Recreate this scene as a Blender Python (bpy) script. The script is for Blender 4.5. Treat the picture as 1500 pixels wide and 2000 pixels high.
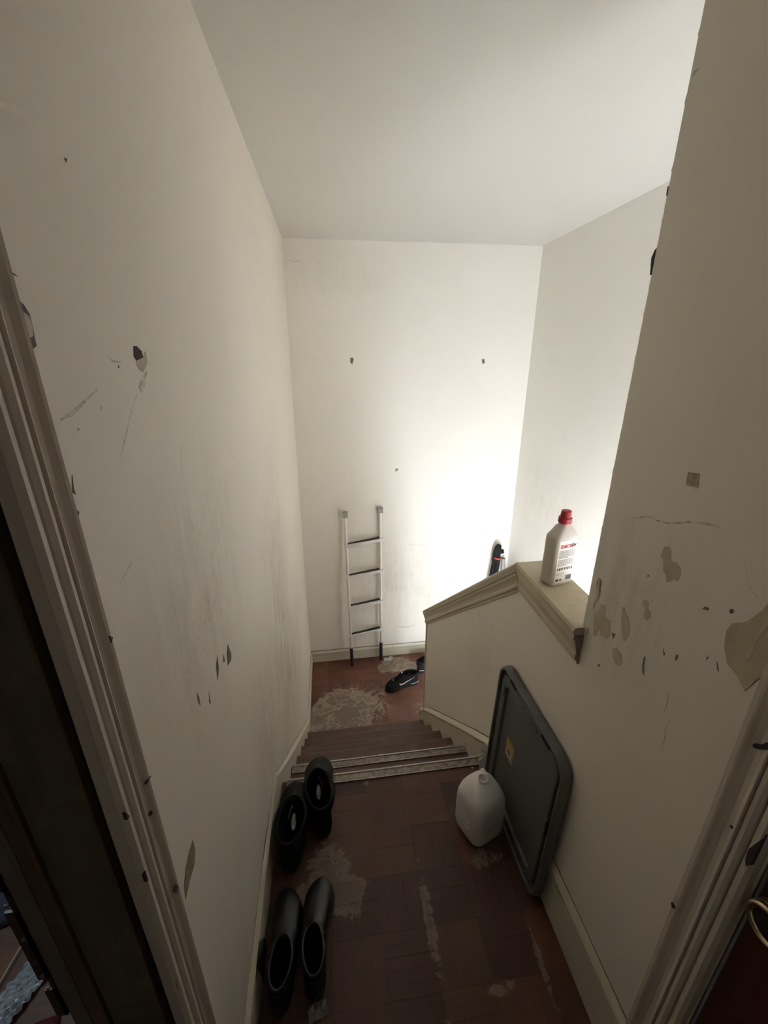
import bpy, bmesh, math, random
from mathutils import Vector, Matrix
random.seed(7)
for o in list(bpy.data.objects): bpy.data.objects.remove(o, do_unlink=True)
SC = bpy.context.scene; COL = SC.collection

# ------------------------------------------------------------------ camera
CAMH = 1.7; PITCH = math.radians(21.2); YAW = math.radians(7.88)
rv = Vector((math.cos(YAW), -math.sin(YAW), 0))
dv = Vector((math.sin(YAW)*math.cos(PITCH), math.cos(YAW)*math.cos(PITCH), -math.sin(PITCH)))
uv = rv.cross(dv)
cd = bpy.data.cameras.new('camera'); cam = bpy.data.objects.new('camera', cd); COL.objects.link(cam)
M = Matrix((rv, uv, -dv)).transposed().to_4x4(); M.translation = Vector((0, 0, CAMH)); cam.matrix_world = M
cd.sensor_fit = 'VERTICAL'; cd.sensor_height = 36; cd.lens = 856/2000*36; cd.clip_start = .01
SC.camera = cam
# ------------------------------------------------------------------ world, lights, exposure
w = bpy.data.worlds.new('world'); SC.world = w; w.use_nodes = True
bg = w.node_tree.nodes['Background']; bg.inputs[0].default_value = (.75, .85, 1, 1); bg.inputs[1].default_value = .3
def area(name, loc, direction, sx, sy, power, col):
    l = bpy.data.lights.new(name, 'AREA'); l.shape = 'RECTANGLE'; l.size = sx; l.size_y = sy; l.energy = power; l.color = col
    o = bpy.data.objects.new(name, l); COL.objects.link(o); o.location = loc
    o.rotation_euler = Vector(direction).to_track_quat('-Z', 'Y').to_euler(); return o
PANE2 = 54.0
PANE = 21.0                                   # glow of the frosted daylight panes of the entry door below
area('hall_fill_light', (.2, -.45, 2.28), (0, .25, -1), .35, .35, .5, (1, .88, .76))      # weak ambient fill added behind the camera, no real lamp
area('side_room_light', (-1.15, 1.35, 1.9), (.1, -.3, -1), .6, .6, 6, (.78, .88, 1))   # daylight in the side room
vs = SC.view_settings; vs.view_transform = 'Standard'; vs.look = 'None'; vs.gamma = 1; vs.use_curve_mapping = False
vs.exposure = 0.22
SC.cycles.max_bounces = 14; SC.cycles.diffuse_bounces = 10

# ------------------------------------------------------------------ materials
def new_mat(name):
    m = bpy.data.materials.new(name); m.use_nodes = True; return m, m.node_tree, m.node_tree.nodes['Principled BSDF']
def N(nt, t, **k):
    n = nt.nodes.new(t)
    for a, b in k.items(): setattr(n, a, b)
    return n
def math_(nt, op, a, b=None, clamp=False):
    n = N(nt, 'ShaderNodeMath', operation=op, use_clamp=clamp)
    for i, v in enumerate((a, b)):
        if v is None: continue
        if isinstance(v, (int, float)): n.inputs[i].default_value = v
        else: nt.links.new(v, n.inputs[i])
    return n.outputs[0]
def noise(nt, vec, scale, detail=4, rough=.55, dist=0):
    n = N(nt, 'ShaderNodeTexNoise'); nt.links.new(vec, n.inputs['Vector'])
    n.inputs['Scale'].default_value = scale; n.inputs['Detail'].default_value = detail
    n.inputs['Roughness'].default_value = rough; n.inputs['Distortion'].default_value = dist; return n.outputs[0]
def ramp(nt, fac, pts):
    r = N(nt, 'ShaderNodeValToRGB'); e = r.color_ramp.elements
    while len(e) < len(pts): e.new(.5)
    for i, (p, c) in enumerate(pts):
        e[i].position = p; e[i].color = (c, c, c, 1) if isinstance(c, (int, float)) else (*c, 1)
    nt.links.new(fac, r.inputs[0]); return r.outputs[0]
def mix(nt, fac, a, b):
    n = N(nt, 'ShaderNodeMix', data_type='RGBA')
    for i, v in ((0, fac), (6, a), (7, b)):
        if isinstance(v, (int, float)): n.inputs[i].default_value = v
        elif isinstance(v, tuple): n.inputs[i].default_value = (*v, 1)
        else: nt.links.new(v, n.inputs[i])
    return n.outputs[2]
def blobs(nt, pos, lst):
    """sum of soft spots of dirt / wear at places in the building: (x, y, z, rx, ry, rz, strength)"""
    tot = None
    for (x, y, z, rx, ry, rz, s) in lst:
        a = N(nt, 'ShaderNodeVectorMath', operation='SUBTRACT'); nt.links.new(pos, a.inputs[0]); a.inputs[1].default_value = (x, y, z)
        b = N(nt, 'ShaderNodeVectorMath', operation='DIVIDE'); nt.links.new(a.outputs[0], b.inputs[0]); b.inputs[1].default_value = (rx, ry, rz)
        l = N(nt, 'ShaderNodeVectorMath', operation='LENGTH'); nt.links.new(b.outputs[0], l.inputs[0])
        v = math_(nt, 'MULTIPLY', math_(nt, 'SUBTRACT', 1.0, l.outputs['Value'], True), s)
        tot = v if tot is None else math_(nt, 'ADD', tot, v)
    return tot
def plain(name, col, rough=.6, metal=0, var=.12, scale=25, bump=0, bscale=200, spec=.5, alt=None):
    m, nt, p = new_mat(name); tc = N(nt, 'ShaderNodeTexCoord').outputs['Object']
    n = noise(nt, tc, scale, 5)
    c2 = alt or tuple(max(0, c*(1-var*2)) for c in col)
    nt.links.new(mix(nt, ramp(nt, n, [(.3, 0), (.75, 1)]), col, c2), p.inputs['Base Color'])
    p.inputs['Roughness'].default_value = rough; p.inputs['Metallic'].default_value = metal
    p.inputs['Specular IOR Level'].default_value = spec
    if bump:
        b = N(nt, 'ShaderNodeBump'); b.inputs['Strength'].default_value = bump; b.inputs['Distance'].default_value = .002
        nt.links.new(noise(nt, tc, bscale, 3), b.inputs['Height']); nt.links.new(b.outputs[0], p.inputs['Normal'])
    return m
def wall_mat(name, base, dirt=(.30, .24, .17), spots=(), grime=.35, rough_at=None):
    m, nt, p = new_mat(name); g = N(nt, 'ShaderNodeNewGeometry').outputs['Position']
    n1 = noise(nt, g, 1.6, 6, .65); n2 = noise(nt, g, 9, 8, .75, .6); n3 = noise(nt, g, 55, 3)
    st = N(nt, 'ShaderNodeMapping'); nt.links.new(g, st.inputs[0]); st.inputs['Scale'].default_value = (26, 26, 3.5)
    n4 = noise(nt, st.outputs[0], 1, 6, .7, .4)
    f = math_(nt, 'MULTIPLY', ramp(nt, n1, [(.42, 0), (.8, 1)]), .10)
    f = math_(nt, 'ADD', f, math_(nt, 'MULTIPLY', ramp(nt, n2, [(.62, 0), (.75, 1)]), .10))
    if spots:
        b = blobs(nt, g, spots)
        k = math_(nt, 'ADD', math_(nt, 'MULTIPLY', ramp(nt, n2, [(.42, 0), (.7, 1)]), .6), math_(nt, 'MULTIPLY', ramp(nt, n4, [(.45, 0), (.75, 1)]), .9))
        f = math_(nt, 'ADD', f, math_(nt, 'MULTIPLY', b, math_(nt, 'ADD', k, .25)), True)
    nt.links.new(mix(nt, math_(nt, 'MULTIPLY', f, grime*2), base, dirt), p.inputs['Base Color'])
    p.inputs['Roughness'].default_value = .48; p.inputs['Specular IOR Level'].default_value = .35
    b1 = N(nt, 'ShaderNodeBump'); b1.inputs['Strength'].default_value = .22; b1.inputs['Distance'].default_value = .004
    h = math_(nt, 'ADD', math_(nt, 'MULTIPLY', n3, .35), math_(nt, 'MULTIPLY', noise(nt, g, 5, 3), 1.6))
    h = math_(nt, 'ADD', h, math_(nt, 'MULTIPLY', noise(nt, g, 190, 2), .12))
    if rough_at: h = math_(nt, 'ADD', h, math_(nt, 'MULTIPLY', math_(nt, 'MULTIPLY', blobs(nt, g, rough_at), noise(nt, g, 95, 3, .6)), 1.6))
    nt.links.new(h, b1.inputs['Height']); nt.links.new(b1.outputs[0], p.inputs['Normal'])
    return m
CREAM = (.80, .745, .66)
M_wl = wall_mat('painted_plaster_left', CREAM, rough_at=[(-.26, .85, 1.2, .3, .38, .3, 1.4)], spots=[(-.23, 1.75, .55, .3, .5, .8, .95), (-.25, 1.2, .4, .3, .25, .5, .5), (-.22, 2.1, 0, .3, .8, .5, .7), (-.26, .8, 1.2, .3, .35, .4, .6), (-.26, .6, .3, .3, .3, .5, .3)])
M_wr = wall_mat('painted_plaster_right', CREAM, spots=[(.645, .78, 1.15, .2, .25, .3, .6), (.645, 1.5, .4, .3, .5, .4, .3)])
M_wb = wall_mat('painted_plaster_back', (.78, .735, .66), spots=[(.45, 3.31, -.3, .7, .3, .75, .36), (.1, 3.31, 2.15, .5, .3, .2, .25), (1.0, 3.31, -.3, .5, .3, .4, .2)])
M_wf = wall_mat('painted_plaster_far', (.80, .775, .72), spots=[(1.5, 2.8, .6, .3, .7, .5, .25)])
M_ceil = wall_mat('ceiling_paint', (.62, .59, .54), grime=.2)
M_trim = wall_mat('trim_paint', (.58, .53, .42), (.22, .16, .09), grime=.5)
M_cap = wall_mat('cap_paint', (.56, .49, .36), (.25, .19, .11), spots=[(.68, 1.0, .99, .3, .3, .3, .3)], grime=.5)
M_casing = wall_mat('casing_paint', (.56, .50, .425), (.2, .14, .12), grime=.55)
def floor_mat():
    m, nt, p = new_mat('worn_parquet'); g = N(nt, 'ShaderNodeNewGeometry').outputs['Position']
    oi = N(nt, 'ShaderNodeObjectInfo').outputs['Random']; tc = N(nt, 'ShaderNodeTexCoord').outputs['Object']
    mp = N(nt, 'ShaderNodeMapping'); nt.links.new(tc, mp.inputs[0]); mp.inputs['Scale'].default_value = (90, 6, 20)
    grain = noise(nt, mp.outputs[0], 1, 5, .6)
    base = mix(nt, oi, (.046, .0145, .006), (.120, .044, .019))
    base = mix(nt, math_(nt, 'MULTIPLY', ramp(nt, grain, [(.4, 0), (.75, 1)]), .5), base, (.045, .014, .009))
    low = math_(nt, 'LESS_THAN', N(nt, 'ShaderNodeSeparateXYZ').outputs[0], 0)
    sx = N(nt, 'ShaderNodeSeparateXYZ'); nt.links.new(g, sx.inputs[0])
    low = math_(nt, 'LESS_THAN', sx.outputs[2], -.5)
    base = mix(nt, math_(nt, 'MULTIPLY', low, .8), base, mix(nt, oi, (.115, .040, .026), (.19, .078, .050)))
    big = noise(nt, g, 5, 7, .7, .8); edge = noise(nt, g, 17, 9, .74, 1.6)
    base = mix(nt, math_(nt, 'MULTIPLY', ramp(nt, big, [(.45, 0), (.7, 1)]), .45), base, (.045, .018, .010))
    spots = blobs(nt, g, [(-.055, .97, 0, .13, .17, .2, 1.5), (-.07, .90, 0, .2, .07, .2, .8), (.02, .86, 0, .07, .09, .2, 1.0), (.255, .78, 0, .035, .24, .2, 1.25), (.27, 1.02, 0, .08, .12, .2, .5),
        (.51, .95, 0, .11, .07, .2, .85), (.46, .93, 0, .06, .07, .2, .6), (.555, .66, 0, .025, .32, .2, .95), (.43, .615, 0, .13, .05, .2, .9), (.25, .55, 0, .1, .06, .2, .7), (.1, 1.3, 0, .05, .08, .2, .8), (.21, 1.2, 0, .1, .1, .2, .45), (-.05, .5, 0, .3, .1, .2, .35), (.0, .93, 0, .26, .03, .2, .6),
        (.02, 2.62, -1.03, .27, .42, .3, 2.6), (-.1, 2.55, -1.03, .22, .3, .3, 1.6), (.28, 2.75, -1.03, .28, .35, .3, .85), (.06, 2.4, -1.03, .3, .12, .3, 1.2), (.55, 3.17, -1.03, .20, .13, .3, 2.4), (.7, 3.1, -1.03, .13, .1, .3, 1.2), (.42, 3.12, -1.03, .06, .08, .3, 1.1), (.7, 2.62, -1.03, .2, .2, .3, .7)])
    v = math_(nt, 'MULTIPLY', spots, math_(nt, 'ADD', math_(nt, 'MULTIPLY', edge, 1.9), -.45))
    inside = ramp(nt, v, [(.34, 0), (.42, 1)])
    rim = ramp(nt, v, [(.31, 0), (.37, 1), (.5, .9), (.62, .25)])
    cell = noise(nt, g, 8.5, 5, .55, .5); ln_ = ramp(nt, math_(nt, 'ABSOLUTE', math_(nt, 'SUBTRACT', cell, .5)), [(0, 1), (.012, .9), (.035, 0)])
    ln_ = math_(nt, 'MULTIPLY', math_(nt, 'MULTIPLY', ln_, ramp(nt, spots, [(.25, 0), (.6, 1)])), low)
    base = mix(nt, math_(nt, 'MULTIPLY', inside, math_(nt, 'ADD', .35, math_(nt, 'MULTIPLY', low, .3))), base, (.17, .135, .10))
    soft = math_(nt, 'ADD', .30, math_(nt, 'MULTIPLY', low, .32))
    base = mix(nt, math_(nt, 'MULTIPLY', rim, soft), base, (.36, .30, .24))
    base = mix(nt, math_(nt, 'MULTIPLY', ln_, .6), base, (.40, .34, .28))
    sp = ramp(nt, noise(nt, g, 120, 2, .5), [(.72, 0), (.76, 1)])
    base = mix(nt, math_(nt, 'MULTIPLY', sp, .35), base, (.4, .33, .27))
    nt.links.new(base, p.inputs['Base Color'])
    rr = math_(nt, 'ADD', .42, math_(nt, 'MULTIPLY', big, .3)); nt.links.new(rr, p.inputs['Roughness'])
    b = N(nt, 'ShaderNodeBump'); b.inputs['Strength'].default_value = .25; b.inputs['Distance'].default_value = .002
    nt.links.new(math_(nt, 'ADD', inside, grain), b.inputs['Height']); nt.links.new(b.outputs[0], p.inputs['Normal'])
    return m
M_floor = floor_mat()
def wood(name, a, b, sc=(3, 60, 60), rough=.55):
    m, nt, p = new_mat(name); g = N(nt, 'ShaderNodeNewGeometry').outputs['Position']
    mp = N(nt, 'ShaderNodeMapping'); nt.links.new(g, mp.inputs[0]); mp.inputs['Scale'].default_value = sc
    n = noise(nt, mp.outputs[0], 1, 6, .65, .3); n2 = noise(nt, g, 14, 6, .7)
    c = mix(nt, ramp(nt, n, [(.3, 0), (.72, 1)]), a, b)
    c = mix(nt, math_(nt, 'MULTIPLY', ramp(nt, n2, [(.5, 0), (.75, 1)]), .35), c, tuple(min(1, x*1.7+.03) for x in a))
    nt.links.new(c, p.inputs['Base Color']); p.inputs['Roughness'].default_value = rough; return m
M_tread = wood('dusty_tread_wood', (.120, .066, .042), (.065, .031, .020))
M_riser = wood('riser_wood', (.10, .042, .026), (.055, .022, .014))
M_alu = plain('scuffed_aluminium', (.33, .29, .25), .5, .6, .35, 45, .3, 120, alt=(.10, .075, .06))
M_alul = plain('aluminium_edge', (.60, .55, .48), .4, .7, .2, 60)
M_door = wood('stained_door_wood', (.075, .020, .010), (.042, .011, .006), (50, 50, 4), .42)
M_brass = plain('aged_brass', (.62, .50, .33), .25, 1, .15, 30)
M_jamb = wood('dark_jamb_paint', (.115, .098, .062), (.07, .058, .038), (60, 60, 4), .7)
M_jamb2 = wood('brown_stop_wood', (.12, .07, .038), (.07, .042, .026), (60, 60, 4), .7)
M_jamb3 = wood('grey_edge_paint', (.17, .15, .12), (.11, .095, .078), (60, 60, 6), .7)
M_gap = plain('dark_gap', (.012, .010, .008), .9)
CH = {'tan': plain('exposed_old_paint', (.57, .475, .345), .7, 0, .12, 30), 'tan2': plain('torn_sticker_patch', (.52, .45, .34), .8, 0, .3, 90, alt=(.22, .17, .11)),
      'tan3': plain('worn_plaster', (.34, .28, .21), .8, 0, .3, 120, alt=(.12, .095, .07)), 'cream': plain('cream_fleck', (.60, .53, .42), .7), 'dark': plain('dark_nick', (.24, .19, .14), .9, 0, .3, 60),
      'black': plain('black_chip', (.045, .034, .03), .9), 'purple': plain('grey_violet_undercoat', (.19, .155, .16), .8, 0, .3, 60), 'smudge': plain('grey_scuff', (.53, .475, .385), .8, 0, .25, 70)}

def smudge_mat():
    m, nt, p = new_mat('grey_scuff_film'); g = N(nt, 'ShaderNodeNewGeometry').outputs['Position']
    p.inputs['Base Color'].default_value = (.20, .16, .115, 1); p.inputs['Roughness'].default_value = .8
    a = ramp(nt, noise(nt, g, 70, 5, .7), [(.38, 0), (.68, 1)]); nt.links.new(math_(nt, 'MULTIPLY', a, .55), p.inputs['Alpha']); return m
CH['smudge'] = smudge_mat()
# ------------------------------------------------------------------ builders
def new_obj(name, bm, mat, parent=None, smooth=False, bevel=0, subsurf=0):
    bmesh.ops.recalc_face_normals(bm, faces=bm.faces)
    me = bpy.data.meshes.new(name); bm.to_mesh(me); bm.free()
    mats = mat if isinstance(mat, (list, tuple)) else [mat]
    for m in mats: me.materials.append(m)
    if smooth:
        for p in me.polygons: p.use_smooth = True
    o = bpy.data.objects.new(name, me); COL.objects.link(o)
    if parent: o.parent = parent
    if bevel:
        b = o.modifiers.new('bevel', 'BEVEL'); b.width = bevel; b.segments = 2; b.limit_method = 'ANGLE'; b.angle_limit = math.radians(40)
    if subsurf:
        s = o.modifiers.new('sub', 'SUBSURF'); s.levels = s.render_levels = subsurf
    return o
def box(bm, x0, x1, y0, y1, z0, z1, mi=0):
    v = [bm.verts.new(p) for p in ((x0, y0, z0), (x1, y0, z0), (x1, y1, z0), (x0, y1, z0), (x0, y0, z1), (x1, y0, z1), (x1, y1, z1), (x0, y1, z1))]
    for f in ((3, 2, 1, 0), (4, 5, 6, 7), (0, 1, 5, 4), (1, 2, 6, 5), (2, 3, 7, 6), (3, 0, 4, 7)):
        bm.faces.new([v[i] for i in f]).material_index = mi
def one_box(name, mat, *a, parent=None, bevel=0):
    bm = bmesh.new(); box(bm, *a); return new_obj(name, bm, mat, parent, bevel=bevel)
def prism(bm, pts, fn0, fn1, mi=0):
    """closed outline pts placed by fn0 and fn1, walls between"""
    a = [bm.verts.new(fn0(p)) for p in pts]; b = [bm.verts.new(fn1(p)) for p in pts]; n = len(pts)
    bm.faces.new(a).material_index = mi; bm.faces.new(b[::-1]).material_index = mi
    for i in range(n): bm.faces.new((a[i], a[(i+1) % n], b[(i+1) % n], b[i])).material_index = mi
def sweep(bm, prof, stations):
    """profile points placed by each station function in turn"""
    rings = [[bm.verts.new(s(p)) for p in prof] for s in stations]; n = len(prof)
    for A, B in zip(rings, rings[1:]):
        for i in range(n): bm.faces.new((A[i], A[(i+1) % n], B[(i+1) % n], B[i]))
    bm.faces.new(rings[0]); bm.faces.new(rings[-1][::-1])
def tube(bm, pts, r, n=12, cap=True):
    pts = [Vector(p) for p in pts]; R = r if isinstance(r, (list, tuple)) else [r]*len(pts); rings = []
    for i, p in enumerate(pts):
        t = (pts[min(i+1, len(pts)-1)]-pts[max(i-1, 0)]).normalized()
        a = t.cross(Vector((0, 0, 1)) if abs(t.z) < .9 else Vector((1, 0, 0))).normalized(); b = t.cross(a)
        rings.append([bm.verts.new(p+(a*math.cos(2*math.pi*k/n)+b*math.sin(2*math.pi*k/n))*R[i]) for k in range(n)])
    for A, B in zip(rings, rings[1:]):
        for k in range(n): bm.faces.new((A[k], A[(k+1) % n], B[(k+1) % n], B[k]))
    if cap: bm.faces.new(rings[0]); bm.faces.new(rings[-1])
def loft(bm, rings, cap0=True, cap1=True, mi=0):
    V = [[bm.verts.new(p) for p in r] for r in rings]; n = len(V[0])
    for A, B in zip(V, V[1:]):
        for k in range(n): bm.faces.new((A[k], A[(k+1) % n], B[(k+1) % n], B[k])).material_index = mi
    if cap0: bm.faces.new(V[0]).material_index = mi
    if cap1: bm.faces.new(V[-1]).material_index = mi
def struct(o): o['kind'] = 'structure'; return o
def tag(o, label, cat, group=None):
    o['label'] = label; o['category'] = cat
    if group: o['group'] = group
    return o
def empty(name, loc=(0, 0, 0), rz=0):
    o = bpy.data.objects.new(name, None); COL.objects.link(o); o.location = loc; o.rotation_euler = (0, 0, rz); o.empty_display_size = .05; return o
def interp(x, xs, ys):
    if x <= xs[0]: return ys[0]
    for i in range(1, len(xs)):
        if x <= xs[i]: return ys[i-1]+(ys[i]-ys[i-1])*(x-xs[i-1])/(xs[i]-xs[i-1])
    return ys[-1]
def xl(y, z):                                    # the left wall is a little out of true
    lo = interp(y, [.4, 1.0, 1.5, 2.4, 3.31], [-.266, -.262, -.242, -.228, -.213]); hi = interp(y, [.4, 1.2, 3.31], [-.262, -.215, -.2])
    t = min(max(z/2.32, 0), 1); return lo*(1-t)+hi*t
XR = .645; XR2 = .735; YB = 3.31; ZC = 2.32; RISE = .172; RUN = .2068; Y0 = 1.334; ZF = -6*RISE
def xf(y): return 1.57-.0802*(YB-y)              # far right wall runs slightly askew
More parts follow.
